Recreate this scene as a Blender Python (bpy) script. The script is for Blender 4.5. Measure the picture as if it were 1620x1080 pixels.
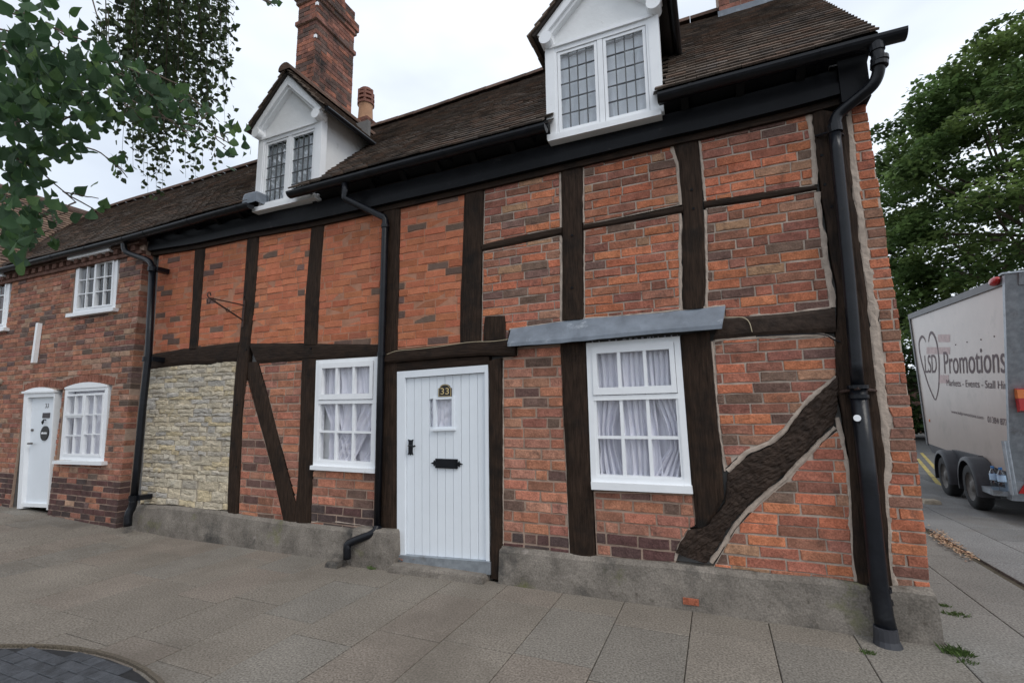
import bpy, math, random
import numpy as np
from mathutils import Vector, Matrix, noise
random.seed(11)
for o in list(bpy.data.objects): bpy.data.objects.remove(o)
scene = bpy.context.scene
COL = scene.collection
R = math.radians
# ------------------------------------------------------------------ camera
FPX = 757.0; CX, CY = 810.0, 540.0           # focal length and centre in photo pixels (1620 x 1080)
CAM = np.array([0.0, -4.05, 1.475])
_vl = np.array([-1810.0, 130.0, FPX]); _vv = np.array([-60.0, -5240.0, FPX])
_L = _vl/np.linalg.norm(_vl); _U = _vv/np.linalg.norm(_vv); _U = _U-_L*_L.dot(_U); _U /= np.linalg.norm(_U)
_X = -_L; _Y = np.cross(_X, -_U); _Y = _Y if _Y[2] > 0 else -_Y
M = np.stack([_X, _Y, _U])                   # rows: world axes in camera coordinates (x right, y down, z forward)
cd = bpy.data.cameras.new('camera'); cam = bpy.data.objects.new('camera', cd); COL.objects.link(cam)
cd.sensor_width = 36; cd.lens = 36*FPX/1620; cd.clip_start = .05; cd.clip_end = 2000
rt, up, bk = M@np.array([1, 0, 0]), M@np.array([0, -1, 0]), -(M@np.array([0, 0, 1]))
cam.matrix_world = Matrix(((rt[0], up[0], bk[0], CAM[0]), (rt[1], up[1], bk[1], CAM[1]), (rt[2], up[2], bk[2], CAM[2]), (0, 0, 0, 1)))
scene.camera = cam
# ------------------------------------------------------------------ world, sun, exposure
SUN_EL, SUN_AZ = 50, 60                      # azimuth measured from -Y (street side) towards +X
w = bpy.data.worlds.new('World'); scene.world = w; w.use_nodes = True
nt = w.node_tree; nt.nodes.clear()
wo = nt.nodes.new('ShaderNodeOutputWorld'); bg = nt.nodes.new('ShaderNodeBackground')
sky = nt.nodes.new('ShaderNodeTexSky'); sky.sky_type = 'NISHITA'; sky.sun_disc = False
sky.sun_elevation = R(SUN_EL); sky.sun_rotation = R(180-SUN_AZ); sky.air_density = 1.0; sky.dust_density = 2.0
tc = nt.nodes.new('ShaderNodeTexCoord'); mp = nt.nodes.new('ShaderNodeMapping'); mp.inputs['Scale'].default_value = (1, 1, 2.2)
nz = nt.nodes.new('ShaderNodeTexNoise'); nz.inputs['Scale'].default_value = 1.3; nz.inputs['Detail'].default_value = 5; nz.inputs['Roughness'].default_value = .5
rp = nt.nodes.new('ShaderNodeValToRGB'); rp.color_ramp.elements[0].position = .36; rp.color_ramp.elements[0].color = (.58, .58, .58, 1)
rp.color_ramp.elements[1].position = .60; rp.color_ramp.elements[1].color = (.97, .97, .97, 1)
mx = nt.nodes.new('ShaderNodeMix'); mx.data_type = 'RGBA'
mx.inputs['B'].default_value = (10.2, 11.0, 12.1, 1)
bg.inputs['Strength'].default_value = .1
ln = nt.links.new
ln(tc.outputs['Generated'], mp.inputs['Vector']); ln(mp.outputs['Vector'], nz.inputs['Vector']); ln(nz.outputs['Fac'], rp.inputs['Fac'])
ln(rp.outputs['Color'], mx.inputs['Factor']); ln(sky.outputs['Color'], mx.inputs['A']); ln(mx.outputs['Result'], bg.inputs['Color']); ln(bg.outputs['Background'], wo.inputs['Surface'])
sd = bpy.data.lights.new('sun', 'SUN'); sd.energy = 1.2; sd.angle = R(25); sd.color = (1, .96, .9)
so = bpy.data.objects.new('sun', sd); COL.objects.link(so)
_sv = Vector((math.sin(R(SUN_AZ))*math.cos(R(SUN_EL)), -math.cos(R(SUN_AZ))*math.cos(R(SUN_EL)), math.sin(R(SUN_EL))))
so.rotation_euler = _sv.to_track_quat('Z', 'Y').to_euler(); so.location = (3, -6, 12)
scene.view_settings.view_transform = 'Standard'; scene.view_settings.look = 'None'
scene.view_settings.exposure = 0.1; scene.view_settings.gamma = 1; scene.view_settings.use_curve_mapping = False
scene.render.engine = 'CYCLES'

# ------------------------------------------------------------------ photo pixel -> place
def ray(x, y): return M@np.array([x-CX, y-CY, FPX])
def PY(x, y, Y=0.0):
    r = ray(x, y); return CAM+r*((Y-CAM[1])/r[1])
def PZ(x, y, z=0.0):
    r = ray(x, y); return CAM+r*((z-CAM[2])/r[2])
def PX(x, y, X):
    r = ray(x, y); return CAM+r*(X/r[0])
def PD(x, y, d):
    r = ray(x, y); return CAM+r/np.linalg.norm(r)*d
def proj(p):
    q = M.T@(np.array(p)-CAM); return (CX+FPX*q[0]/q[2], CY+FPX*q[1]/q[2]) if q[2] > .05 else (-9999, -9999)
def XZ(pts, Y=0.0): return [(lambda p: (p[0], p[2]))(PY(x, y, Y)) for x, y in pts]
def parea(poly3):
    pp = [proj(p) for p in poly3]
    if any(not(-60 < a < 1680 and -60 < b < 1140) for a, b in pp): return 0
    return abs(sum(pp[i][0]*pp[i-1][1]-pp[i-1][0]*pp[i][1] for i in range(len(pp))))/2
def gz(X): return max(0.0, -X-6.2)*.032      # the street climbs gently towards the cottage

# ------------------------------------------------------------------ mesh helpers
INV = {}
def par(o, p):
    if p is not None:
        o.parent = p; o.matrix_parent_inverse = INV.get(p.name, Matrix.Identity(4))
def tag(o, label, cat, group=None):
    o['label'] = label; o['category'] = cat
    if group: o['group'] = group
    return o
def thing(name, loc, label, cat, group=None):
    o = bpy.data.objects.new(name, None); COL.objects.link(o); o.location = loc; o.empty_display_size = .2
    INV[o.name] = Matrix.Translation(-Vector(loc)); return tag(o, label, cat, group)
class MB:
    def __init__(s): s.v = []; s.f = []; s.t = []
    def add(s, vs, fs, tone=(1, 1, 1)):
        b = len(s.v); s.v += [tuple(map(float, v)) for v in vs]; s.f += [tuple(b+i for i in f) for f in fs]
        s.t += list(tone) if isinstance(tone, list) else [tone]*len(vs); return s
    def hexa(s, p, tone=(1, 1, 1)):          # p: 4 front (ccw from viewer) + 4 back
        return s.add(p, [(0, 1, 2, 3), (7, 6, 5, 4), (0, 4, 5, 1), (1, 5, 6, 2), (2, 6, 7, 3), (3, 7, 4, 0)], tone)
    def box(s, x0, x1, y0, y1, z0, z1, tone=(1, 1, 1)):
        return s.hexa([(x0, y0, z0), (x1, y0, z0), (x1, y0, z1), (x0, y0, z1), (x0, y1, z0), (x1, y1, z0), (x1, y1, z1), (x0, y1, z1)], tone)
    def prism(s, poly, y0, y1, tone=(1, 1, 1)):   # poly ccw in X,Z ; y0 front
        n = len(poly); vs = [(x, y0, z) for x, z in poly]+[(x, y1, z) for x, z in poly]
        return s.add(vs, [tuple(range(n)), tuple(range(2*n-1, n-1, -1))]+[(i, i+n, (i+1) % n+n, (i+1) % n) for i in range(n)], tone)
    def tube(s, pts, r, seg=12, tone=(1, 1, 1), cap=True):
        pts = [Vector(p) for p in pts]; n = len(pts); rs = r if isinstance(r, list) else [r]*n
        b = len(s.v); ref = None
        for i, p in enumerate(pts):
            d = (pts[min(i+1, n-1)]-pts[max(i-1, 0)]).normalized()
            if ref is None: ref = Vector((1, 0, 0)) if abs(d.x) < .8 else Vector((0, 1, 0))
            u = (ref-d*ref.dot(d)).normalized(); ref = u; vv = d.cross(u)
            for k in range(seg):
                a = 2*math.pi*k/seg; q = p+(u*math.cos(a)+vv*math.sin(a))*rs[i]; s.v.append(tuple(q)); s.t.append(tone)
        for i in range(n-1):
            for k in range(seg):
                a, c = b+i*seg+k, b+i*seg+(k+1) % seg; s.f.append((a, c, c+seg, a+seg))
        if cap: s.f.append(tuple(b+k for k in range(seg-1, -1, -1))); s.f.append(tuple(b+(n-1)*seg+k for k in range(seg)))
        return s
    def obj(s, name, mat, parent=None, smooth=False, kind=None, label=None):
        me = bpy.data.meshes.new(name); me.from_pydata(s.v, [], s.f)
        at = me.attributes.new('tone', 'FLOAT_COLOR', 'POINT')
        at.data.foreach_set('color', [c for t in s.t for c in (t[0], t[1], t[2], 1.0)])
        me.materials.append(mat)
        if smooth: me.polygons.foreach_set('use_smooth', [True]*len(me.polygons))
        me.update(); o = bpy.data.objects.new(name, me); COL.objects.link(o); par(o, parent)
        if kind: o['kind'] = kind
        if label: o['label'] = label
        return o
def area2(p): return sum(p[i-1][0]*p[i][1]-p[i][0]*p[i-1][1] for i in range(len(p)))/2
def ccw(p): return p if area2(p) > 0 else p[::-1]
def clip_rect(poly, x0, x1, z0, z1):
    for ax, lim, sgn in ((0, x0, 1), (0, x1, -1), (1, z0, 1), (1, z1, -1)):
        out = []
        for i in range(len(poly)):
            a, b = poly[i-1], poly[i]; da, db = sgn*(a[ax]-lim), sgn*(b[ax]-lim)
            if da >= 0: out.append(a)
            if da*db < 0:
                t = da/(da-db); out.append((a[0]+(b[0]-a[0])*t, a[1]+(b[1]-a[1])*t))
        poly = out
        if len(poly) < 3: return []
    q = []
    for p in poly:
        if not q or math.dist(p, q[-1]) > .004: q.append(p)
    if len(q) > 2 and math.dist(q[0], q[-1]) < .004: q.pop()
    return q if len(q) > 2 else []
def resample(pts, n):
    d = [0]
    for a, b in zip(pts, pts[1:]): d.append(d[-1]+math.dist(a, b))
    out = []; k = 0
    for i in range(n):
        t = d[-1]*i/(n-1)
        while k < len(pts)-2 and d[k+1] < t: k += 1
        u = (t-d[k])/max(1e-9, d[k+1]-d[k]); out.append(tuple(a+(b-a)*u for a, b in zip(pts[k], pts[k+1])))
    return out
def smooth_path(pts, it=2):
    pts = [Vector(p) for p in pts]
    for _ in range(it):
        q = [pts[0]]
        for a, b in zip(pts, pts[1:]): q += [a*.75+b*.25, a*.25+b*.75]
        pts = q+[pts[-1]]
    return pts
def shade(c, k): return tuple(max(0, min(1, x*k)) for x in c)
def rnd(a, b): return random.uniform(a, b)

# ------------------------------------------------------------------ materials
def material(name, col=(.5, .5, .5), rough=.8, tone=False, var=.25, vscale=6, stretch=(1, 1, 1), bump=.0, bscale=60, detail=6, spec=.4, metal=0, dirt=None, coat=0, fine=0, fscale=90):
    m = bpy.data.materials.new(name); m.use_nodes = True; t = m.node_tree; n = t.nodes; l = t.links.new
    b = n['Principled BSDF']; b.inputs['Roughness'].default_value = rough; b.inputs['Metallic'].default_value = metal
    b.inputs['Specular IOR Level'].default_value = spec; b.inputs['Coat Weight'].default_value = coat
    tcx = n.new('ShaderNodeTexCoord'); mpp = n.new('ShaderNodeMapping'); mpp.inputs['Scale'].default_value = stretch; l(tcx.outputs['Object'], mpp.inputs['Vector'])
    if tone:
        a = n.new('ShaderNodeAttribute'); a.attribute_name = 'tone'; src = a.outputs['Color']
    else:
        c = n.new('ShaderNodeRGB'); c.outputs[0].default_value = (*col, 1); src = c.outputs[0]
    nx = n.new('ShaderNodeTexNoise'); nx.inputs['Scale'].default_value = vscale; nx.inputs['Detail'].default_value = detail; nx.inputs['Roughness'].default_value = .62; l(mpp.outputs['Vector'], nx.inputs['Vector'])
    r = n.new('ShaderNodeMapRange'); r.inputs['From Min'].default_value = .28; r.inputs['From Max'].default_value = .72; r.inputs['To Min'].default_value = 1-var; r.inputs['To Max'].default_value = 1+var; l(nx.outputs['Fac'], r.inputs['Value'])
    mu = n.new('ShaderNodeMix'); mu.data_type = 'RGBA'; mu.blend_type = 'MULTIPLY'; mu.inputs['Factor'].default_value = 1; l(src, mu.inputs['A']); l(r.outputs['Result'], mu.inputs['B']); out = mu.outputs['Result']
    if fine:
        nf = n.new('ShaderNodeTexNoise'); nf.inputs['Scale'].default_value = fscale; nf.inputs['Detail'].default_value = 2; l(tcx.outputs['Object'], nf.inputs['Vector'])
        rf = n.new('ShaderNodeMapRange'); rf.inputs['From Min'].default_value = .3; rf.inputs['From Max'].default_value = .7; rf.inputs['To Min'].default_value = 1-fine; rf.inputs['To Max'].default_value = 1+fine; l(nf.outputs['Fac'], rf.inputs['Value'])
        m3 = n.new('ShaderNodeMix'); m3.data_type = 'RGBA'; m3.blend_type = 'MULTIPLY'; m3.inputs['Factor'].default_value = 1; l(out, m3.inputs['A']); l(rf.outputs['Result'], m3.inputs['B']); out = m3.outputs['Result']
    for k, dd in enumerate([dirt] if isinstance(dirt, tuple) else (dirt or [])):
        dc, ds, lo, hi = dd
        nd = n.new('ShaderNodeTexNoise'); nd.inputs['Scale'].default_value = ds; nd.inputs['Detail'].default_value = 7; nd.inputs['Roughness'].default_value = .65
        md = n.new('ShaderNodeMapping'); md.inputs['Location'].default_value = (3.1*k+1, 7.7*k, 2.3); l(tcx.outputs['Object'], md.inputs['Vector']); l(md.outputs['Vector'], nd.inputs['Vector'])
        rd = n.new('ShaderNodeMapRange'); rd.inputs['From Min'].default_value = lo; rd.inputs['From Max'].default_value = hi; l(nd.outputs['Fac'], rd.inputs['Value'])
        m2 = n.new('ShaderNodeMix'); m2.data_type = 'RGBA'; l(rd.outputs['Result'], m2.inputs['Factor']); l(out, m2.inputs['A']); m2.inputs['B'].default_value = (*dc, 1); out = m2.outputs['Result']
    l(out, b.inputs['Base Color'])
    if bump:
        nb = n.new('ShaderNodeTexNoise'); nb.inputs['Scale'].default_value = bscale; nb.inputs['Detail'].default_value = 8; nb.inputs['Roughness'].default_value = .6; l(mpp.outputs['Vector'], nb.inputs['Vector'])
        bp = n.new('ShaderNodeBump'); bp.inputs['Strength'].default_value = bump; bp.inputs['Distance'].default_value = .01; l(nb.outputs['Fac'], bp.inputs['Height']); l(bp.outputs['Normal'], b.inputs['Normal'])
    return m
MT = {}
MT['brick'] = material('brick', tone=True, rough=.95, var=.34, vscale=11, bump=1.0, bscale=32, fine=.26, spec=.08, dirt=[((.10, .066, .055), 9, .55, .76), ((.04, .034, .033), 26, .66, .76), ((.40, .32, .26), 36, .68, .80)])
MT['brick_smooth'] = material('brick_smooth', tone=True, rough=.95, var=.16, vscale=10, bump=.6, bscale=36, fine=.14, spec=.08, dirt=[((.12, .08, .07), 7, .66, .80), ((.42, .30, .23), 30, .70, .82)])
MT['brick_far'] = material('brick_far', tone=True, rough=.95, var=.36, vscale=9, bump=.8, bscale=40, spec=.1, fine=.2, dirt=[((.045, .038, .036), 2.2, .46, .66), ((.30, .20, .15), 19, .62, .78)])
MT['mortar'] = material('mortar_pale', (.43, .355, .295), .95, var=.22, vscale=12, bump=.5, bscale=70, spec=.1, dirt=((.27, .21, .17), 6, .58, .78))
MT['mortar_pink'] = material('mortar_pink', (.38, .275, .215), .95, var=.22, vscale=10, bump=.5, bscale=70, spec=.1)
MT['mortar_red'] = material('mortar_red', (.40, .20, .13), .95, var=.2, vscale=10, bump=.4, bscale=70, spec=.1, dirt=((.30, .21, .16), 7, .58, .7))
MT['timber'] = material('dark_oak', (.033, .0205, .014), .72, var=.62, vscale=7, stretch=(9, 9, .8), bump=1.0, bscale=9, spec=.12, dirt=((.012, .010, .009), 3, .5, .7))
MT['timber_h'] = material('dark_oak_rail', (.030, .019, .0135), .72, var=.45, vscale=7, stretch=(.8, 9, 9), bump=.8, bscale=9, spec=.12, dirt=((.012, .010, .009), 3, .5, .7))
MT['adzed'] = material('adzed_oak', (.034, .022, .016), .7, var=.5, vscale=16, bump=1.0, bscale=22, spec=.2)
MT['black'] = material('black_gloss_paint', (.0055, .006, .0075), .38, var=.4, vscale=5, bump=.12, bscale=20, spec=.12, dirt=((.04, .037, .035), 9, .62, .8))
MT['iron'] = material('black_iron', (.007, .008, .011), .3, var=.4, vscale=10, bump=.15, bscale=60, spec=.30, dirt=((.05, .038, .03), 14, .66, .8))
MT['rustiron'] = material('rusty_iron', (.05, .028, .022), .7, var=.4, vscale=40, bump=.3, bscale=120)
MT['white'] = material('white_gloss', (.83, .845, .86), .38, var=.035, vscale=6, bump=.05, bscale=30, spec=.45, dirt=((.45, .43, .39), 13, .66, .84))
MT['render'] = material('white_render', (.77, .78, .78), .85, var=.06, vscale=4, bump=.35, bscale=24, spec=.2, dirt=((.45, .43, .40), 8, .64, .85))
MT['door'] = material('door_paint', (.76, .80, .84), .42, var=.03, vscale=3, bump=.04, bscale=40, spec=.4, dirt=((.47, .44, .40), 15, .69, .86))
MT['lead'] = material('lead_sheet', (.165, .188, .22), .55, var=.3, vscale=5, bump=.2, bscale=10, spec=.4, dirt=((.42, .45, .49), 7, .58, .74))
MT['leadcame'] = material('lead_came', (.09, .095, .10), .6, var=.2)
MT['concrete'] = material('concrete_plinth', (.195, .172, .147), .95, var=.34, vscale=5, bump=.7, bscale=36, fine=.25, spec=.15, dirt=[((.055, .053, .05), 1.7, .55, .68), ((.14, .145, .05), 1.6, .57, .70), ((.10, .085, .07), 14, .6, .72), ((.33, .29, .26), 9, .64, .8)])
MT['stone'] = material('limestone', tone=True, rough=.95, var=.34, vscale=9, stretch=(1, 1, 3), bump=1.0, bscale=18, fine=.2, spec=.1, dirt=[((.17, .155, .135), 11, .60, .74), ((.50, .46, .38), 4, .57, .72)])
MT['stonebed'] = material('stone_bedding', (.36, .31, .24), .95, var=.3, vscale=14, bump=.8, bscale=40, spec=.1)
MT['tile'] = material('clay_tile', tone=True, rough=.95, var=.3, vscale=7, bump=.6, bscale=50, spec=.08, fine=.2, dirt=[((.055, .046, .04), 3, .52, .70), ((.19, .18, .14), 30, .70, .8)])
MT['underlay'] = material('roof_underlay', (.03, .024, .02), .95)
MT['slab'] = material('pavement_slab', tone=True, rough=.96, var=.12, vscale=2.0, bump=.35, bscale=120, fine=.40, fscale=80, spec=.08, dirt=[((.135, .116, .096), .8, .52, .78), ((.095, .086, .078), 60, .60, .74), ((.055, .05, .047), 5.5, .70, .76)])
MT['joint'] = material('sand_joint', (.085, .074, .056), .98, var=.4, vscale=8, bump=.6, bscale=60, spec=.05, dirt=((.07, .075, .035), 2.5, .55, .68))
MT['asphalt'] = material('asphalt', (.12, .118, .115), .95, var=.2, vscale=3, bump=.5, bscale=150, fine=.3, spec=.15)
MT['sett'] = material('dark_sett', tone=True, rough=.7, var=.35, vscale=14, bump=.8, bscale=60, spec=.35)
MT['terracotta'] = material('terracotta', (.42, .24, .145), .9, var=.22, vscale=8, bump=.2, bscale=40, dirt=((.16, .09, .07), 5, .6, .74))
MT['terracotta_red'] = material('terracotta_red', (.22, .10, .075), .9, var=.3, vscale=8, bump=.2, bscale=40)
MT['leaf'] = material('leaf', tone=True, rough=.55, var=.25, vscale=9, spec=.22)
MT['leaf_far'] = material('foliage', tone=True, rough=.5, var=.35, vscale=1.3, spec=.35)
for k in ('leaf', 'leaf_far'):               # light passes through leaves
    t = MT[k].node_tree; b = t.nodes['Principled BSDF']; o_ = [x for x in t.nodes if x.type == 'OUTPUT_MATERIAL'][0]
    tr = t.nodes.new('ShaderNodeBsdfTranslucent'); ms = t.nodes.new('ShaderNodeMixShader'); ms.inputs[0].default_value = .42
    t.links.new(b.inputs['Base Color'].links[0].from_socket, tr.inputs['Color']); t.links.new(b.outputs[0], ms.inputs[1]); t.links.new(tr.outputs[0], ms.inputs[2]); t.links.new(ms.outputs[0], o_.inputs['Surface'])
MT['bark'] = material('bark', (.10, .075, .055), .9, var=.4, vscale=10, bump=.8, bscale=20)
MT['birch'] = material('birch_bark', (.42, .40, .37), .8, var=.3, vscale=6, stretch=(1, 1, 4), bump=.4, bscale=10, dirt=((.03, .03, .03), 6, .6, .66))
MT['dark'] = material('interior', (.16, .155, .15), .9, var=.1)
MT['galv'] = material('galvanised_steel', (.33, .36, .39), .45, var=.25, vscale=14, bump=.1, bscale=40, metal=.6, dirt=((.16, .15, .14), 4, .58, .75))
MT['panel'] = material('trailer_side', (.45, .38, .335), .3, var=.08, vscale=2, bump=.02, bscale=6, spec=.45, dirt=((.30, .26, .22), 2.4, .55, .8))
MT['trim'] = material('grey_trim', (.12, .12, .125), .5, var=.2)
MT['rubber'] = material('rubber', (.018, .018, .019), .75, var=.3, vscale=20, bump=.2, bscale=60)
MT['mudguard'] = material('plastic_mudguard', (.035, .036, .042), .5, var=.25, vscale=8)
MT['rim'] = material('wheel_rim', (.13, .12, .11), .6, var=.3, vscale=12, metal=.3)
MT['redlens'] = material('red_lens', (.42, .015, .015), .2, var=.1, spec=.6)
MT['orangelens'] = material('orange_lens', (.62, .17, .03), .2, var=.1, spec=.6)
MT['maroon'] = material('maroon_print', (.055, .012, .018), .5, var=.1)
MT['pinkprint'] = material('faded_print', (.50, .36, .34), .5, var=.2, vscale=9)
MT['gold'] = material('gold_print', (.62, .47, .22), .4, var=.1)
MT['blackprint'] = material('black_plate', (.015, .014, .014), .35, var=.2)
MT['print'] = material('dark_print', (.05, .04, .045), .5)
MT['yellow'] = material('yellow_line_paint', (.36, .28, .08), .9, var=.3, vscale=7, dirt=((.10, .095, .085), 9, .5, .66))
MT['grass'] = material('grass_blade', tone=True, rough=.6, var=.2)
MT['litter'] = material('dry_leaf', tone=True, rough=.8, var=.25, vscale=30)
MT['cream'] = material('cream_cable', (.45, .38, .26), .6, var=.15)
MT['blueplastic'] = material('blue_cap', (.05, .20, .50), .35); MT['paleblue'] = material('pale_blue_label', (.40, .55, .72), .4)
def glass_mat(name, tint=(.97, .97, .975), gloss=1.0):
    m = bpy.data.materials.new(name); m.use_nodes = True; t = m.node_tree; n = t.nodes; n.clear(); l = t.links.new
    o = n.new('ShaderNodeOutputMaterial'); tr = n.new('ShaderNodeBsdfTransparent'); tr.inputs[0].default_value = (*tint, 1)
    g = n.new('ShaderNodeBsdfGlossy'); g.inputs['Roughness'].default_value = .015
    fr = n.new('ShaderNodeFresnel'); fr.inputs['IOR'].default_value = 1.5
    mm = n.new('ShaderNodeMath'); mm.operation = 'MULTIPLY'; mm.inputs[1].default_value = gloss; mm.use_clamp = True
    nb = n.new('ShaderNodeTexNoise'); nb.inputs['Scale'].default_value = 3.0; tcx = n.new('ShaderNodeTexCoord'); l(tcx.outputs['Object'], nb.inputs['Vector'])
    bp = n.new('ShaderNodeBump'); bp.inputs['Strength'].default_value = .12; bp.inputs['Distance'].default_value = .02; l(nb.outputs['Fac'], bp.inputs['Height']); l(bp.outputs['Normal'], g.inputs['Normal'])
    ge = n.new('ShaderNodeNewGeometry'); iv = n.new('ShaderNodeMath'); iv.operation = 'SUBTRACT'; iv.inputs[0].default_value = 1; l(ge.outputs['Backfacing'], iv.inputs[1]); m2 = n.new('ShaderNodeMath'); m2.operation = 'MULTIPLY'
    ms = n.new('ShaderNodeMixShader'); l(fr.outputs[0], mm.inputs[0]); l(mm.outputs[0], m2.inputs[0]); l(iv.outputs[0], m2.inputs[1]); l(m2.outputs[0], ms.inputs[0]); l(tr.outputs[0], ms.inputs[1]); l(g.outputs[0], ms.inputs[2]); l(ms.outputs[0], o.inputs['Surface'])
    return m
MT['glass'] = glass_mat('window_glass', gloss=1.0)
MT['oldglass'] = glass_mat('leaded_glass', (.93, .95, .95), 3.2)
def cloth_mat():
    m = bpy.data.materials.new('net_curtain'); m.use_nodes = True; t = m.node_tree; n = t.nodes; n.clear(); l = t.links.new
    o = n.new('ShaderNodeOutputMaterial'); d = n.new('ShaderNodeBsdfDiffuse'); d.inputs[0].default_value = (.90, .90, .965, 1)
    tl = n.new('ShaderNodeBsdfTranslucent'); tl.inputs[0].default_value = (.82, .82, .90, 1); tp = n.new('ShaderNodeBsdfTransparent')
    a = n.new('ShaderNodeMixShader'); a.inputs[0].default_value = .12; b = n.new('ShaderNodeMixShader'); b.inputs[0].default_value = .08
    l(d.outputs[0], a.inputs[1]); l(tl.outputs[0], a.inputs[2]); l(a.outputs[0], b.inputs[1]); l(tp.outputs[0], b.inputs[2]); l(b.outputs[0], o.inputs['Surface']); return m
MT['net'] = cloth_mat()
# ------------------------------------------------------------------ builders shared by the buildings
def brick_poly(poly, jit=.0034):
    out = []
    for i in range(len(poly)):
        a, b = poly[i], poly[(i+1) % len(poly)]; out.append((a[0]+rnd(-jit, jit), a[1]+rnd(-jit, jit)))
        if math.dist(a, b) > .12: out.append((a[0]*.52+b[0]*.48, a[1]*.52+b[1]*.48+rnd(-jit, jit)))
    return out
def brick_geo(mb, poly, y, tone, depth=.03, bev=.0045):
    poly = brick_poly(poly); n = len(poly); cx = sum(p[0] for p in poly)/n; cz = sum(p[1] for p in poly)/n
    vs = [(x, y+depth, z) for x, z in poly]+[(x, y+bev*.8, z) for x, z in poly]
    tl = [rnd(-.003, .002), rnd(-.05, .05), rnd(-.02, .02)]
    for x, z in poly:
        d = math.hypot(x-cx, z-cz) or 1; k = min(.45, bev*1.25/d)
        vs.append((x+(cx-x)*k, y+tl[0]+tl[1]*(z-cz)+tl[2]*(x-cx), z+(cz-z)*k))
    fs = [(i, (i+1) % n, (i+1) % n+n, i+n) for i in range(n)]+[(i+n, (i+1) % n+n, (i+1) % n+2*n, i+2*n) for i in range(n)]+[tuple(range(2*n, 3*n))]
    mb.add(vs, fs, tone)
STY = {
 'orange': ([((.50, .178, .098), 54), ((.47, .162, .088), 26), ((.41, .155, .092), 12), ((.17, .11, .09), 8)], 'mortar_red', .0036),
 'mixed': ([((.47, .168, .092), 22), ((.36, .145, .094), 31), ((.275, .122, .088), 27), ((.17, .105, .084), 13), ((.36, .20, .128), 7)], 'mortar', .0055),
 'lower': ([((.44, .185, .118), 38), ((.42, .205, .142), 22), ((.33, .148, .104), 24), ((.17, .105, .086), 16)], 'mortar_pink', .0078),
 'pier': ([((.46, .168, .092), 50), ((.38, .148, .092), 30), ((.25, .13, .095), 20)], 'mortar', .0058),
 'cottage': ([((.37, .170, .112), 45), ((.28, .132, .095), 32), ((.38, .235, .17), 10), ((.15, .105, .09), 13)], 'mortar_pink', .0060)}
def pick(style):
    lst = STY[style][0]; r = rnd(0, sum(k for _, k in lst)); 
    for c, k in lst:
        r -= k
        if r <= 0: break
    j = rnd(.84, 1.16); return (c[0]*j, c[1]*j*rnd(.93, 1.07), c[2]*j)
def lay(poly, style, ch, bl=.245, Y=0.0, tilt=0.0, dark_base=None, phase=0.0, deep_x=None, holes=()):
    """list of (polygon, tone, Y, depth) for the bricks of one panel"""
    poly = ccw(poly); xs = [p[0] for p in poly]; zs = [p[1] for p in poly]; g = STY[style][2]; out = []
    r0 = math.floor((min(zs)-phase)/ch)-1; r1 = math.ceil((max(zs)-phase)/ch)+1; xm = (min(xs)+max(xs))/2
    sk = [(x, z-tilt*(x-xm)) for x, z in poly]
    for r in range(r0, r1):
        z0 = phase+r*ch+rnd(-.002, .002); x = min(xs)-bl*(.5 if r % 2 else 0)-rnd(0, .07)
        while x < max(xs):
            L = bl*(.47 if random.random() < .13 else 1)*rnd(.95, 1.05)
            pieces = [(x, x+L, z0, z0+ch)]
            for (hx0, hx1, hz0, hz1) in holes:
                nx = []
                for a, b, c, d in pieces:
                    if b <= hx0 or a >= hx1 or d <= hz0+.006 or c >= hz1-.006: nx.append((a, b, c, d)); continue
                    if c < hz0-.02: nx.append((a, b, c, hz0)); continue
                    if d > hz1+.02: nx.append((a, b, hz1, d)); continue
                    if a < hx0-.03: nx.append((a, hx0, c, d))
                    if b > hx1+.03: nx.append((hx1, b, c, d))
                pieces = nx
            for a, b, c, d in pieces:
                q = clip_rect(sk, a+g, b-g, c+g, d-g)
                if q and abs(area2(q)) > .0007:
                    q = [(u, v+tilt*(u-xm)) for u, v in q]; t = pick(style)
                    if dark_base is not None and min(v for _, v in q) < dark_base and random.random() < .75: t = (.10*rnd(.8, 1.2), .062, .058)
                    deep = deep_x is not None and max(u for u, _ in q) > deep_x-.02
                    out.append((q, t, Y+rnd(-.0025, .0025), .125 if deep else .03))
            x += L
    return out
def mortar_bed(name, poly, mat, parent, y0=.007, y1=.045, Y=0.0):
    return MB().prism(ccw(poly), Y+y0, Y+y1).obj(name, MT[mat], parent)
def emit_bricks(lst, thing_obj, limit, mat='brick', name='brick', geo=brick_geo, mat_of=None):
    """lst: (bricklist, panel object).  The largest in view become single objects, the rest one stuff part"""
    allb = []
    for bl, pan in lst:
        for q, t, y, d in bl: allb.append((parea([(u, y, v) for u, v in q]), q, t, y, d, pan))
    allb.sort(key=lambda e: -e[0]); rest = MB(); smooth_faces = []
    for i, (a, q, t, y, d, pan) in enumerate(allb):
        if i < limit:
            mb = MB(); geo(mb, q, y, t, d); mb.obj(name, MT[mat_of(pan) if mat_of else mat], pan)
        else:
            f0 = len(rest.f); geo(rest, q, y, t, d)
            if mat_of and mat_of(pan) != mat: smooth_faces.append((f0, len(rest.f)))
    if rest.v:
        o = rest.obj(name, MT[mat], thing_obj, kind='stuff')
        if smooth_faces:
            o.data.materials.append(MT['brick_smooth'])
            for a, b in smooth_faces:
                for k in range(a, b): o.data.polygons[k].material_index = 1
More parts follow.
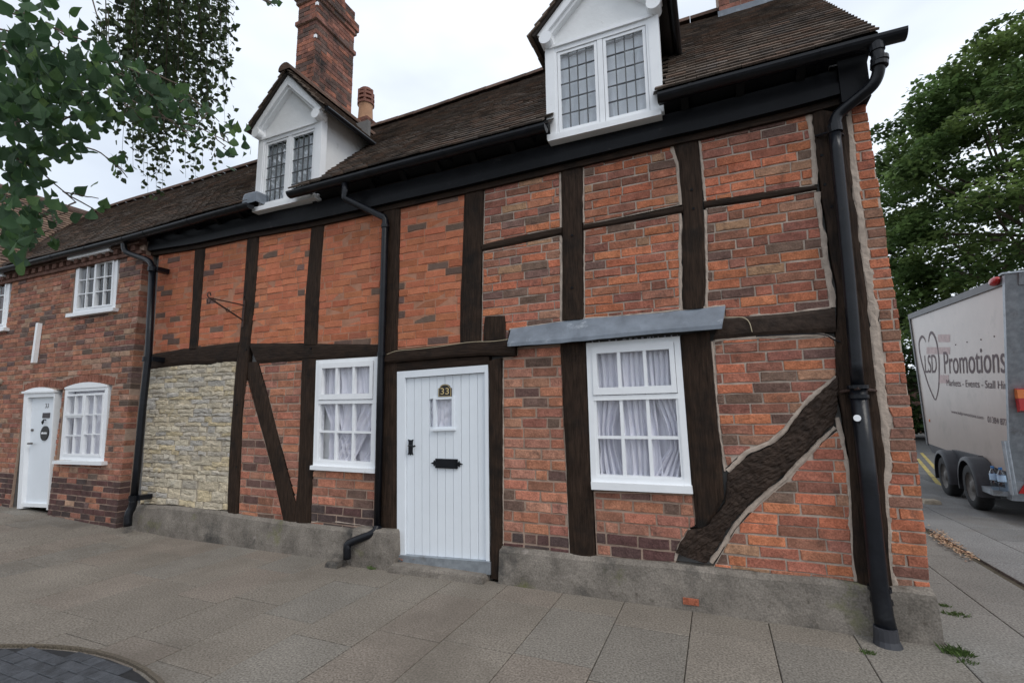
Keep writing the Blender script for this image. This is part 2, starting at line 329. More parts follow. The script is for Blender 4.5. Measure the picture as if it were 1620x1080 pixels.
def timber(name, A, B, parent, mat='timber', Y=0.0, yf=-.014, amp=.004, n=None, m=7, back=.06, seed=0, bulge=.004, edge=.004, label=None):
    A, B = [list(map(tuple, p)) for p in (XZ(A, Y), XZ(B, Y))]
    L = sum(math.dist(a, b) for a, b in zip(A, A[1:])); n = n or max(4, int(L/.06))
    A, B = resample(A, n), resample(B, n); mb = MB(); vs = []; sx = seed*3.7+A[0][0]
    for i in range(n):
        ja = noise.noise((sx, i*.35, 1.3))*edge; jb = noise.noise((sx, i*.35, 8.1))*edge
        for j in range(m):
            u = j/(m-1); x = A[i][0]+(B[i][0]-A[i][0])*u; z = A[i][1]+(B[i][1]-A[i][1])*u
            du = (B[i][0]-A[i][0], B[i][1]-A[i][1]); dl = math.hypot(*du) or 1; k = (ja*(1-u)+jb*u)/dl
            e = min(u, 1-u)*2; rr = .009*(1-min(1, e*m/2.2))**2
            y = Y+yf+rr-bulge*(e**.5)+amp*noise.noise((x*9+sx, z*9, sx))+amp*.6*noise.noise((x*31, z*31, sx+4))+(amp*.9*noise.noise(((x+z)*22, (x-z)*60, sx+9)) if amp > .01 else 0)
            vs.append((x+du[0]*k, y, z+du[1]*k))
    fs = [(i*m+j, i*m+j+1, (i+1)*m+j+1, (i+1)*m+j) for i in range(n-1) for j in range(m-1)]
    ring = [j for j in range(m)]+[i*m+m-1 for i in range(1, n)]+[(n-1)*m+j for j in range(m-2, -1, -1)]+[i*m for i in range(n-2, 0, -1)]
    b = len(vs); vs += [(vs[k][0], Y+back, vs[k][2]) for k in ring]; q = len(ring)
    fs += [(ring[k], b+k, b+(k+1) % q, ring[(k+1) % q]) for k in range(q)]
    # consistent outward orientation
    a = vs[fs[0][0]], vs[fs[0][1]], vs[fs[0][2]]
    if (Vector(a[1])-Vector(a[0])).cross(Vector(a[2])-Vector(a[1])).y > 0: fs = [f[::-1] for f in fs]
    mb.add(vs, fs); return mb.obj(name, MT[mat], parent, label=label)
def fillet(pts, wid, parent, mat='mortar', Y=0.0, y=-.003, seed=0):
    P = resample(XZ(pts, Y), max(6, int(sum(math.dist(a, b) for a, b in zip(XZ(pts, Y), XZ(pts, Y)[1:]))/.035))); n = len(P); vs = []
    for i, p in enumerate(P):
        a, b = P[max(0, i-1)], P[min(n-1, i+1)]; d = (b[0]-a[0], b[1]-a[1]); dl = math.hypot(*d) or 1; nx, nz_ = -d[1]/dl, d[0]/dl
        for k, s in enumerate((-1, -.4, .4, 1)):
            ww = wid*.38*(1+.8*noise.noise((p[0]*9+seed, p[1]*9, k*5.3))+.5*noise.noise((p[0]*28+seed, p[1]*28, k*2.3)))
            vs.append((p[0]+nx*s*ww, Y+y+.001+(.005 if abs(s) == 1 else 0)+.005*noise.noise((p[0]*25, p[1]*25, k))+.007*max(0, noise.noise((p[0]*5+seed, p[1]*5, 2.2))), p[1]+nz_*s*ww))
    fs = [(i*4+j, i*4+j+1, (i+1)*4+j+1, (i+1)*4+j) for i in range(n-1) for j in range(3)]
    return MB().add(vs, fs).obj('mortar_fillet', MT[mat], parent)
def quad(TL, TR, BR, BL, Y=0.0):
    a, b, c, d = XZ([TL, TR, BR, BL], Y)
    return lambda u, v: ((a[0]*(1-u)+b[0]*u)*(1-v)+(d[0]*(1-u)+c[0]*u)*v, (a[1]*(1-u)+b[1]*u)*(1-v)+(d[1]*(1-u)+c[1]*u)*v)
def rectq(x0, x1, z0, z1): return lambda u, v: (x0+(x1-x0)*u, z1+(z0-z1)*v)
def qb(mb, Q, u0, u1, v0, v1, y0, y1, tone=(1, 1, 1)):
    c = [Q(u0, v1), Q(u1, v1), Q(u1, v0), Q(u0, v0)]
    return mb.hexa([(x, y0, z) for x, z in c]+[(x, y1, z) for x, z in c], tone)
def qobj(name, Q, u0, u1, v0, v1, y0, y1, mat, parent, **k): return qb(MB(), Q, u0, u1, v0, v1, y0, y1).obj(name, MT[mat], parent, **k)
def pane(Q, u0, u1, v0, v1, y, parent, mat='glass', wob=0.0):
    e = .002; c = [Q(u0-e, v1+e), Q(u1+e, v1+e), Q(u1+e, v0-e), Q(u0-e, v0-e)]; wa, wb = rnd(-wob, wob), rnd(-wob, wob); j = [-wa-wb, wa-wb, wa+wb, wb-wa]
    return MB().hexa([(x, y+k, z) for (x, z), k in zip(c, j)]+[(x, y+.004+k, z) for (x, z), k in zip(c, j)]).obj('pane', MT[mat], parent)
def ring(mb, Q, u0, u1, v0, v1, wu, wv, y0, y1):
    qb(mb, Q, u0, u0+wu, v0, v1, y0, y1); qb(mb, Q, u1-wu, u1, v0, v1, y0, y1)
    qb(mb, Q, u0+wu, u1-wu, v0, v0+wv, y0+.0015, y1-.0015); qb(mb, Q, u0+wu, u1-wu, v1-wv, v1, y0+.0015, y1-.0015)
def curtain(name, label, X0, X1, z0, z1, Y, folds=9, amp=.022, seed=0, swoop=0.0, group=None, pinch=0.0):
    nx, nz_ = 90, 26; vs = []
    for i in range(nz_):
        v = i/(nz_-1); z = z1+(z0-z1)*v
        for j in range(nx):
            u = j/(nx-1); uu = u+swoop*(v**2)*math.sin(math.pi*u)*.5+pinch*math.exp(-((v-.72)/.18)**2)*(.5-u)
            x = X0+(X1-X0)*uu+.012*noise.noise((u*5, v*4, seed))
            a = amp*(.6+.9*abs(noise.noise((u*3.3, v*1.2, seed+5))))*(.55+.7*v)
            y = Y+a*math.sin(folds*2*math.pi*u+2.2*noise.noise((u*2.4, v*1.6, seed+2)))+.012*noise.noise((u*9, v*7, seed+9))
            vs.append((x, y, z))
    fs = [(i*nx+j, (i+1)*nx+j, (i+1)*nx+j+1, i*nx+j+1) for i in range(nz_-1) for j in range(nx-1)]
    return tag(MB().add(vs, fs).obj(name, MT['net'], None, smooth=True), label, 'curtain', group)
def draped(name, label, Q, Y, panels, seed=0, parent=None):
    """net curtain hanging in gathered lengths: each panel lists (v, left u, right u, bunching) down the window"""
    m_ = MB()
    for pi, pan in enumerate(panels):
        nx, nv = 46, 34; vs = []; vv = [p[0] for p in pan]
        for i in range(nv):
            v = i/(nv-1)*(vv[-1]-vv[0])+vv[0]; a, b, g_ = (float(np.interp(v, vv, [p[k] for p in pan])) for k in (1, 2, 3))
            for j in range(nx):
                u = j/(nx-1); x, z = Q(a+(b-a)*(u+.03*noise.noise((u*6, v*5, seed+pi))), v)
                ph = 2*math.pi*u*(4.2+pi*.7)+3.2*noise.noise((u*2.2, v*2.1, seed+pi*3.1))
                y = Y-.012*(pi % 2)+(.055 if pi == 3 else 0)+g_*(.018*math.sin(ph)+.009*math.sin(2.3*ph+1))+.010*noise.noise((u*7, v*8, seed+pi+7))*(.4+v)
                vs.append((x, y, z))
        m_.add(vs, [(i*nx+j, (i+1)*nx+j, (i+1)*nx+j+1, i*nx+j+1) for i in range(nv-1) for j in range(nx-1)])
    return tag(m_.obj(name, MT['net'], parent, smooth=True), label, 'curtain')
def wall_holes(mb, x0, x1, z0, z1, y0, y1, holes):
    xs = sorted({x0, x1, *[h[0] for h in holes], *[h[1] for h in holes]}); zs = sorted({z0, z1, *[h[2] for h in holes], *[h[3] for h in holes]})
    for a, b in zip(xs, xs[1:]):
        for c, d in zip(zs, zs[1:]):
            mx_, mz = (a+b)/2, (c+d)/2
            if not any(h[0] < mx_ < h[1] and h[2] < mz < h[3] for h in holes): mb.box(a, b, y0, y1, c, d)
def text_mesh(txt):
    c = bpy.data.curves.new('t', 'FONT'); c.body = txt; o = bpy.data.objects.new('t', c); COL.objects.link(o)
    bpy.context.view_layer.update(); me = bpy.data.meshes.new_from_object(o.evaluated_get(bpy.context.evaluated_depsgraph_get()))
    bpy.data.objects.remove(o); bpy.data.curves.remove(c); vs = np.array([v.co[:] for v in me.vertices]); fs = [tuple(p.vertices) for p in me.polygons]
    bpy.data.meshes.remove(me); mn, mxx = vs.min(0), vs.max(0); vs = (vs-mn)/np.maximum(1e-6, mxx-mn); return vs, fs
def text_on(name, txt, o, ex, ey, mat, parent):
    """lettering filling the parallelogram origin o, width vector ex, height vector ey"""
    vs, fs = text_mesh(txt); o, ex, ey = map(np.array, (o, ex, ey))
    return MB().add([tuple(o+ex*v[0]+ey*v[1]) for v in vs], fs).obj(name, MT[mat], parent)

# ------------------------------------------------------------------ ground
mb = MB(); S = 700
mb.add([(-S, -S, -.075), (S, -S, -.075), (S, S, -.075), (-S, S, -.075)], [(0, 1, 2, 3)])
g = mb.obj('ground', MT['asphalt']); g['kind'] = 'structure'
road = MB().add([(3.0, -9, -.02), (40, -9, -.02), (40, 60, -.02), (3.6, 60, -.02)], [(0, 1, 2, 3)]).obj('road', MT['asphalt']); road['kind'] = 'structure'
xs = [-26, -14, -10, -6.2, -3, 0, 3.3]; vs = []
for x in xs: vs += [(x, -9, gz(x)-.012), (x, .3 if x < 1 else .3, gz(x)-.012)]
vs += [(1.1, .3, -.012), (3.3, .3, -.012), (4.6, 30, -.012), (1.1, 30, -.012)]
nb = 2*len(xs)
pave = MB().add(vs, [(2*i, 2*i+2, 2*i+3, 2*i+1) for i in range(len(xs)-1)]+[(nb, nb+1, nb+2, nb+3)]).obj('pavement', MT['joint']); pave['kind'] = 'structure'
def slab(x0, x1, y0, y1, tone, parent=pave, name='paving_slab', g=.0028, mat='slab', top=0.0, th=.03):
    x0 += g; x1 -= g; y0 += g; y1 -= g; tx, ty, tz = rnd(-.0035, .0035), rnd(-.0035, .0035), rnd(-.0015, .0015); b = .0045
    P = [(x0, y0), (x1, y0), (x1, y1), (x0, y1)]; xm, ym = (x0+x1)/2, (y0+y1)/2
    f = lambda x, y: gz(x)+top+tz+tx*(x-xm)+ty*(y-ym)
    vs = [(x, y, gz(x)+top-th) for x, y in P]+[(x, y, f(x, y)-b*.7) for x, y in P]+[(x+(b if x < xm else -b), y+(b if y < ym else -b), f(x, y)) for x, y in P]
    fs = [(i, (i+1) % 4, (i+1) % 4+4, i+4) for i in range(4)]+[(i+4, (i+1) % 4+4, (i+1) % 4+8, i+8) for i in range(4)]+[(8, 9, 10, 11)]
    return MB().add(vs, fs, tone).obj(name, MT[mat], parent)
PIT = (-3.5, -4.12, 2.06)
def slab_tone():
    k = rnd(.95, 1.05); c = random.choice([(.212, .187, .157), (.212, .187, .157), (.216, .185, .155), (.203, .185, .160)]); return shade(c, k)
cols = []; x = 1.22
while x > -15: cols.append((x-.495, x)); x -= .495
for i, (x0, x1) in enumerate(cols):
    y1 = -.02; L = rnd(.25, .72)
    while y1 > -4.2:
        y0 = y1-L; c = proj(((x0+x1)/2, (y0+y1)/2, 0)); dd = math.hypot((x0+x1)/2-PIT[0], (y0+y1)/2-PIT[1])
        vis = any(-250 < p[0] < 1900 and -20 < p[1] < 1600 for p in (proj((a, b, 0)) for a in (x0, x1) for b in (y0, y1)))
        if vis and dd > PIT[2]-.45:
            slab(x0, x1, y0, y1, slab_tone())
        y1 = y0; L = .74
# side pavement round the corner
for i, (x0, x1) in enumerate([(1.22, 1.72), (1.72, 2.18), (2.24, 2.72), (2.72, 3.26), (3.26, 3.80)]):
    y = -4.0 if i < 2 else -2.6; y += [0, .3, .1, .4, .2][i]
    while y < 15:
        L = .66; vis = any(-250 < p[0] < 1900 and -20 < p[1] < 1600 for p in (proj((a, b, 0)) for a in (x0, x1) for b in (y, y+L)))
        k = rnd(.88, 1.1); c = (.185, .182, .176) if i > 1 else (.19, .18, .163)
        if vis: slab(x0, x1, y, y+L, shade(c, k), top=(.012 if i < 4 else -.010) if i > 1 else 0)
        y += L
# tree pit of dark setts
pit = MB()
ring_n = 72; vs = []; fs = []
for k in range(ring_n):
    a = 2*math.pi*k/ring_n; cs, sn = math.cos(a), math.sin(a)
    for r, z in ((PIT[2]-.025, -.03), (PIT[2]-.025, .016), (PIT[2], .014), (PIT[2], -.03)): vs.append((PIT[0]+r*cs, PIT[1]+r*sn, z))
for k in range(ring_n):
    for j in range(3): a = k*4+j; b = ((k+1) % ring_n)*4+j; fs.append((a, b, b+1, a+1))
pit.add(vs, [f[::-1] for f in fs], (.12, .10, .075))
pitb = pit.obj('tree_pit', MT['slab']); pitb['kind'] = 'structure'
disc = MB().add([(PIT[0]+(PIT[2]-.05)*math.cos(2*math.pi*k/72), PIT[1]+(PIT[2]-.05)*math.sin(2*math.pi*k/72), .008) for k in range(72)], [tuple(range(72))]); disc.obj('bedding', MT['rubber'], pitb)
y = PIT[1]
while y < PIT[1]+PIT[2]:
    x = PIT[0]-PIT[2]+rnd(0, .1)
    while x < PIT[0]+PIT[2]:
        w_ = rnd(.07, .15); xm, ym = x+w_/2, y+.04; p = proj((xm, ym, 0))
        if max(math.hypot(a-PIT[0], b-PIT[1]) for a in (x, x+w_) for b in (y, y+.08)) < PIT[2]-.03 and -40 < p[0] < 330 and 1000 < p[1] < 1130:
            slab(x, x+w_, y, y+.08, shade((.062, .066, .074), rnd(.82, 1.18)), parent=pitb, name='sett', g=.0015, mat='sett', top=.013+rnd(-.002, .002))
        x += w_
    y += .08
for k, (a, b) in enumerate((((1458, 733), (1500, 783)), ((1463, 722), (1512, 775)))):     # double yellow line by the kerb
    p, q = PZ(*a, -.016), PZ(*b, -.016); d = (q-p)/np.linalg.norm(q-p); n_ = np.array([-d[1], d[0], 0])*.04; p = p-d*1.5
    o = MB().add([tuple(p-n_), tuple(q-n_), tuple(q+n_), tuple(p+n_)], [(0, 3, 2, 1)]).obj('yellow_line', MT['yellow']); o['kind'] = 'structure'
# ------------------------------------------------------------------ timber framed house
H = thing('timber_framed_house', (-3.0, 0, 0), 'long timber framed cottage with brick infill, number 33 on its white door and two dormers', 'house')
HX0, HX1 = -7.23, 1.17
W1 = quad((502, 570), (600, 564), (596, 741), (497, 735)); W2 = quad((928, 543), (1075.5, 532), (1094, 769), (936, 762))
DQ = quad((630, 588), (773.5, 577), (776, 892), (630, 881))
def hole(Q, e=.004):
    p = [Q(0, 0), Q(1, 0), Q(1, 1), Q(0, 1)]; return (min(a[0] for a in p)+e, max(a[0] for a in p)-e, min(a[1] for a in p)+e, max(a[1] for a in p)-e)
hd = hole(DQ); core = MB(); wall_holes(core, HX0+.02, HX1-.03, .02, 4.05, .05, .24, [hole(W1), hole(W2), (hd[0], hd[1], .021, hd[3])])
core.box(HX1-.22, HX1-.03, .24, 3.6, .02, 4.05); core.box(HX0+.02, HX0+.2, .24, 3.6, .02, 4.05); core.box(HX0+.02, HX1-.03, 3.6, 3.8, .02, 4.05)
core.box(HX0+.2, HX1-.22, .24, 3.6, 3.0, 3.06); core.box(HX0+.2, HX1-.22, .24, 3.6, .021, .03); core.box(-2.4, -2.3, .24, 3.6, .03, 3.0)
core.add([(HX1-.03, -.1, 4.0), (HX1-.03, 1.8, 6.15), (HX1-.03, 3.75, 4.0), (HX1-.22, -.1, 4.0), (HX1-.22, 1.8, 6.15), (HX1-.22, 3.75, 4.0)], [(0, 2, 1), (3, 4, 5), (0, 1, 4, 3), (1, 2, 5, 4)])
core.obj('wall_core', MT['dark'], H)
gab = []                                       # gable end wall in plain coursed brick
gside = MB()
gside.add([(HX1-.026, .03, .02), (HX1-.026, 3.8, .02), (HX1-.026, 3.8, 4.0), (HX1-.026, 1.8, 6.12), (HX1-.026, .03, 4.2)], [(0, 1, 2, 3, 4)]); gside.obj('gable_wall', MT['mortar'], H)
gb = MB(); z = .3
while z < 5.9:
    y = .11+(.12 if int(z/.076) % 2 else 0); ylim = 3.75 if z < 4 else 3.75-(z-4)*.93
    y = max(y, .1 if z < 4 else .1+(z-4)*.93)
    while y < ylim-.22:
        t = pick('pier'); gb.add([(HX1, y, z), (HX1, y+.235, z), (HX1, y+.235, z+.065), (HX1, y, z+.065), (HX1-.03, y, z), (HX1-.03, y+.235, z), (HX1-.03, y+.235, z+.065), (HX1-.03, y, z+.065)], [(0, 1, 2, 3), (0, 4, 5, 1), (1, 5, 6, 2), (2, 6, 7, 3), (3, 7, 4, 0)], t); y += .245
    z += .076
gb.obj('gable_brick', MT['brick'], H, kind='stuff')

# infill panels: (photo outline of the bricks, style, course height, extras)
PANELS = [
 ('orange', .0765, [(252, 404), (309, 392), (300, 551), (242, 559)], {}),
 ('orange', .0765, [(325, 388), (391, 376), (387, 452), (379.5, 541), (313, 549)], {}),
 ('orange', .0765, [(411, 369), (492.5, 358.5), (485, 452), (481.5, 543), (396, 543.5), (403.5, 471)], {}),
 ('orange', .0765, [(514, 352), (607, 332), (600, 545), (502.6, 544), (505, 470)], {}),
 ('orange', .0765, [(634, 327), (735, 305), (728.5, 541), (629, 551)], {'tilt': .012}),
 ('mixed', .0790, [(767.5, 298.5), (884, 270), (885, 359), (765.5, 386)], {}),
 ('mixed', .0790, [(765, 398), (885, 372.5), (886, 507), (806, 520), (803, 536), (763, 540)], {}),
 ('mixed', .0790, [(924, 260), (1060, 228), (1069, 262), (1074, 322), (925, 354)], {}),
 ('mixed', .0790, [(925, 364), (1074, 338), (1074, 489), (925, 503)], {}),
 ('mixed', .0790, [(1108, 219), (1275, 180), (1282, 222), (1286, 291), (1117, 318)], {}),
 ('mixed', .0790, [(1119, 330), (1289, 304), (1300, 390), (1312, 486), (1186, 501), (1120, 501)], {}),
 ('lower', .0900, [(391, 603), (396, 622), (412, 680), (434, 761), (448, 823), (378, 812), (381.5, 734), (384, 660), (389, 610)], {}),
 ('lower', .0900, [(410, 575), (478, 570), (473.5, 736), (469, 797), (457.5, 752), (438, 679), (423, 620)], {}),
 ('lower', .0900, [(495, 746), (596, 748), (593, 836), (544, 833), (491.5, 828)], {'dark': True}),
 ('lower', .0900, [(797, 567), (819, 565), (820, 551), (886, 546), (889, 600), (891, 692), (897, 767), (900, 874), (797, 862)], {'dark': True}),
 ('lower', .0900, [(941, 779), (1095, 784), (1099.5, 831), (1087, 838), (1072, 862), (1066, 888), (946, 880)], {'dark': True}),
 ('mixed', .0775, [(1131, 540), (1192, 536), (1242, 536), (1305, 531), (1322, 538), (1322, 592), (1298, 612), (1272, 634), (1247, 667), (1240, 676), (1216, 696), (1178, 712), (1150, 738), (1143, 697), (1136, 640)], {}),
 ('mixed', .0775, [(1322, 684), (1330, 684), (1340, 749), (1348, 895), (1352, 919), (1303, 914), (1220, 907), (1131, 895), (1150, 862), (1167, 834), (1186, 814), (1217, 785), (1249, 759), (1303, 699)], {}),
 ('pier', .0745, [(1347, 172), (1369, 162), (1373, 187), (1384, 256), (1393, 307), (1401, 364), (1407, 416), (1416, 463), (1422, 498), (1431, 573), (1443, 655), (1452, 727), (1458, 782), (1464, 838), (1471, 929), (1412, 926), (1411, 895), (1409, 838), (1403, 771), (1412, 738), (1407, 698), (1413, 662), (1403, 636), (1397, 551), (1390, 484), (1381, 462), (1372, 396), (1369, 351), (1361, 307), (1354, 240)], {'deep': True}),
]
hb = []
for k, (sty, ch, px, ex) in enumerate(PANELS):
    P = XZ(px); zmin = min(p[1] for p in P)
    xm = sum(p[0] for p in P)/len(P); zm = sum(p[1] for p in P)/len(P)
    grow = [(x+(.012 if x > xm else -.012), z+(.012 if z > zm else -.012)) for x, z in P] if k != 18 else [(x-.02 if x < 1.08 else x-.004, z) for x, z in P]
    pan = mortar_bed('brick_panel', grow, STY[sty][1], H, y0=.0075 if sty != 'orange' else .003)
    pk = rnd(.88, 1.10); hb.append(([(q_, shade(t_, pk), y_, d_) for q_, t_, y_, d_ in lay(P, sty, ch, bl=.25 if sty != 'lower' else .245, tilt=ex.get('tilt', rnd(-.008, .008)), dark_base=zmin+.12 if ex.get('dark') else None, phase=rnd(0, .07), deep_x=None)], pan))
emit_bricks(hb, H, 300, mat_of=lambda pan: 'brick_smooth' if pan.data.materials[0] == MT['mortar_red'] else 'brick')
# mortar smeared along the oak on the right hand bays
for pts, wd in (([(886, 270), (887, 330), (887, 360)], .034), ([(887, 373), (888, 440), (887, 508)], .034), ([(923, 262), (923, 330), (924, 352)], .022), ([(925, 366), (924, 430), (925, 502)], .022),
 ([(1062, 229), (1073, 262), (1078, 324)], .05), ([(1077, 338), (1076, 400), (1077, 488)], .04), ([(1106, 221), (1112, 268), (1115, 318)], .03), ([(1115, 332), (1118, 412), (1118, 498)], .034),
 ([(1279, 180), (1285, 222), (1290, 292)], .055), ([(1292, 304), (1304, 390), (1317, 486)], .05), ([(1126, 540), (1131, 600), (1139, 690), (1147, 745)], .022),
 ([(1322, 594), (1298, 615), (1272, 638), (1249, 670), (1240, 682), (1217, 701), (1178, 717), (1151, 745)], .05), ([(1324, 660), (1332, 690), (1343, 749), (1351, 895), (1354, 919)], .045),
 ([(1322, 676), (1300, 695), (1244, 754), (1214, 780), (1182, 809), (1163, 830), (1146, 858), (1125, 890)], .04), ([(1092, 836), (1075, 860), (1068, 886)], .03),
 ([(764, 399.5), (820, 388), (886, 373)], .014), ([(925, 366), (1000, 353), (1077, 338)], .014), ([(1117, 331), (1200, 319), (1291, 302)], .016), ([(806, 521), (913, 506), (1080, 490), (1147, 484)], .03), ([(1186, 500), (1250, 494), (1314, 486)], .03), ([(1131, 538), (1192, 534), (1305, 530)], .04),
 ([(1342, 184), (1349, 245), (1354, 300), (1362, 345), (1366, 385), (1373, 430), (1380, 480), (1385, 530), (1393, 600), (1400, 660), (1402, 700), (1406, 745), (1399, 775), (1404, 815), (1409, 895), (1412, 925)], .085),
 ([(378, 572), (371, 652), (365, 736), (361, 806)], .02), ([(480, 571), (475, 736), (470, 800)], .015), ([(889, 548), (892, 620), (896, 740), (901, 874)], .02), ([(796, 570), (796, 700), (796, 860)], .02), ([(492, 826), (510, 824), (540, 826), (565, 829), (592, 834)], .016)):
    fillet(pts, wd, H, seed=wd*50+pts[0][0])
# oak frame
T = lambda nm, A, B, **k: timber(nm, A, B, H, **k)
T('post', [(309, 390), (305, 470), (300, 552)], [(326, 386), (319, 470), (313, 551)])
T('post', [(392, 374), (387, 452), (380, 540), (375, 572), (367.6, 658), (363, 734), (360.5, 810)], [(411, 368), (404, 471), (396, 543), (391.5, 590), (383, 658), (380.5, 734), (377, 812)], yf=-.016)
T('post', [(493.5, 355), (489, 409), (484, 465), (481, 545)], [(514, 350), (509, 400), (505, 476), (502, 545)])
T('post', [(607, 331), (604, 440), (600, 548), (599, 640), (593, 838)], [(634, 325), (632, 410), (629, 549), (629.5, 640), (630, 835)], yf=-.02, bulge=.006)
T('post', [(735, 303), (732, 407), (729, 470), (728, 543)], [(766, 297), (763, 390), (761, 440), (760.5, 541)])
T('post', [(888, 267), (890, 372), (890, 507)], [(922, 259), (921, 344), (922, 420), (923, 505)], seed=2)
T('post', [(1064, 226), (1074, 258), (1079, 323), (1082, 338), (1079, 364), (1080, 431), (1081, 489)], [(1104, 218), (1109, 270), (1113, 336), (1116, 412), (1117, 450), (1113, 488)], seed=3, edge=.008)
T('corner_post', [(1284, 174), (1291, 240), (1302, 329), (1315, 409), (1324, 462), (1324, 529), (1324, 624), (1334, 660), (1344, 749), (1353, 895), (1357, 922)], [(1338, 184), (1344, 250), (1349, 289), (1345, 300), (1356, 340), (1358, 373), (1363, 409), (1370, 470), (1376, 525), (1386, 618), (1392, 660), (1400, 742), (1396, 756), (1401, 815), (1409, 895), (1412, 927)], yf=-.02, seed=4, edge=.012)
T('post', [(773.5, 572), (775, 600), (776.5, 757), (777.5, 851), (777, 912)], [(794, 566), (795, 600), (795, 740), (795, 862), (792, 915)], yf=-.03, edge=.008)
T('post', [(887, 544), (891, 640), (896, 740), (902, 877)], [(926, 540), (929.5, 600), (936, 730), (942, 881)], seed=5)
T('post', [(1076.5, 530), (1088, 676), (1096, 780), (1101, 833)], [(1123, 524), (1129, 595), (1135, 676), (1140, 697), (1146, 790), (1117, 834)], seed=6)
T('post', [(478.5, 568), (473, 736), (468.5, 804), (468, 826)], [(502, 567), (496, 742), (493.5, 770), (491, 827)], seed=7)
T('short_post', [(768, 501), (766, 515), (765, 540)], [(799, 499.5), (800, 515), (800, 537)], seed=8)
T('brace', [(392.5, 573), (392, 597), (404, 644), (419, 698), (435, 761), (449, 826)], [(408, 572), (409.5, 580), (422, 620), (437, 679), (451, 735), (457, 756), (468.5, 800), (472, 828)], seed=9, yf=-.010)
T('brace', [(1324, 596), (1300, 618), (1277, 640), (1253, 668), (1249, 680), (1225, 702), (1184, 721), (1151, 749), (1148, 782), (1146, 797), (1118, 831), (1088, 838), (1076, 856), (1069, 873)], [(1324, 652), (1318, 670), (1296, 691), (1270, 718), (1240, 750), (1210, 775), (1192, 790), (1177, 806), (1168, 815), (1158, 826), (1150, 838), (1140, 856), (1130, 872), (1117, 890)], mat='adzed', seed=10, yf=-.02, amp=.0105, n=110, m=26, edge=.01)
T('rail', [(240, 560), (300, 550), (379, 541)], [(238, 584), (292, 576), (333, 575), (376, 571)], mat='timber_h', seed=11, yf=-.008)
T('rail', [(395, 543), (481, 543), (600, 545)], [(408, 575), (478, 570), (502, 569), (599, 564)], mat='timber_h', seed=12, yf=-.009)
T('rail', [(763, 387), (825, 373), (889, 359.5)], [(763, 397), (825, 385), (889, 371)], mat='timber_h', seed=13, yf=-.009, m=5)
T('rail', [(923, 355.5), (1000, 342), (1081, 326)], [(923, 364), (1000, 351), (1081, 336)], mat='timber_h', seed=14, yf=-.009, m=5)
T('rail', [(1114, 319), (1200, 306), (1291, 293)], [(1114, 329), (1200, 317), (1293, 300)], mat='timber_h', seed=15, yf=-.009, m=5)
T('rail', [(1140, 505), (1186, 501), (1250, 495), (1320, 487)], [(1128, 537), (1198, 531), (1250, 528), (1322, 525)], mat='adzed', seed=16, yf=-.014)
T('lintel', [(610, 562), (627, 555), (690, 549), (760, 541), (818, 540)], [(610, 575), (654, 571), (700, 567), (760, 562.5), (818, 563)], mat='timber_h', seed=17, yf=-.05, amp=.006)
T('door_shade_strip', [(628, 572), (700, 566), (775, 561)], [(628, 589), (700, 582.5), (775, 577)], mat='timber_h', seed=18, yf=-.012)  # dark strip standing in for the shaded gap between lintel and door frame
# pegs in the joints
pg = [(389, 553), (386, 470), (491, 551), (616, 360), (617, 452), (905, 372), (905, 455), (1097, 330), (1094, 300), (375, 640), (374, 738), (1300, 246), (1305, 292), (1316, 327), (617, 500)]
for x, y in pg:
    p = PY(x, y, -.02); MB().tube([(p[0], -.024, p[2]), (p[0], .02, p[2])], .011, 8).obj('peg', MT['black'], H)
# wall plate / fascia in three boards
FB = [(236, 405), (309, 394), (391, 377), (493, 359), (607, 334), (634, 328), (735, 306), (888, 270), (1064, 229), (1104, 221), (1276, 180), (1346, 160)]
fb = sorted((PY(x, y, -.03)[0], PY(x, y, -.03)[2]) for x, y in FB); fb[0] = (HX0+.01, fb[0][1]); fb[-1] = (1.08, fb[-1][1])
def zb(X): return float(np.interp(X, [p[0] for p in fb], [p[1] for p in fb]))
xs = [HX0+.01+i*(1.09-HX0)/40 for i in range(41)]
for nm, y0, a0, a1, mt in (('wall_plate', -.035, 0, .30, 'timber_h'), ('fascia_board', -.085, .055, .145, 'black'), ('fascia_board', -.065, .145, .27, 'black')):
    m_ = MB()
    for a, b in zip(xs, xs[1:]):
        za, zc = zb(a), zb(b); m_.hexa([(a, y0, za+a0), (b, y0, zc+a0), (b, y0, zc+a1), (a, y0, za+a1), (a, .06, za+a0), (b, .06, zc+a0), (b, .06, zc+a1), (a, .06, za+a1)])
    m_.obj(nm, MT[mt], H)
MB().box(1.0, HX1+.01, -.10, .06, 3.70, 4.06).obj('eaves_end', MT['black'], H)
# ---- stone panel
SP = ccw(XZ([(236, 590), (239, 583.5), (292, 577), (333, 577), (345, 572), (359, 571), (374, 572), (368, 651), (363, 736), (359.5, 807), (318, 804), (274, 798), (222, 796)]))
stp = mortar_bed('stone_panel', [(x-.01, z) for x, z in SP], 'stonebed', H, y0=.004)
stones = []; z = min(p[1] for p in SP)-.02; x0s, x1s = min(p[0] for p in SP), max(p[0] for p in SP)
while z < max(p[1] for p in SP):
    h = rnd(.04, .08) if z > .6 else rnd(.08, .16); x = x0s-rnd(0, .25)
    while x < x1s:
        L = rnd(.14, .42); k = 2 if (h > .1 and random.random() < .35) else 1
        for s in range(k):
            zz0 = z+h*s/k; zz1 = z+h*(s+1)/k; sk_ = rnd(-.004, .006); q = clip_rect(SP, x+.003, x+L-.003, zz0+.002-sk_, zz1-.002+sk_)
            if q and abs(area2(q)) > .0015:
                c = random.choice([(.52, .445, .325), (.51, .445, .34), (.47, .42, .345), (.53, .44, .29), (.51, .45, .345), (.43, .40, .355)]); stones.append((q, shade(c, rnd(.82, 1.12)), rnd(-.007, .006), .03))
        x += L
    z += h
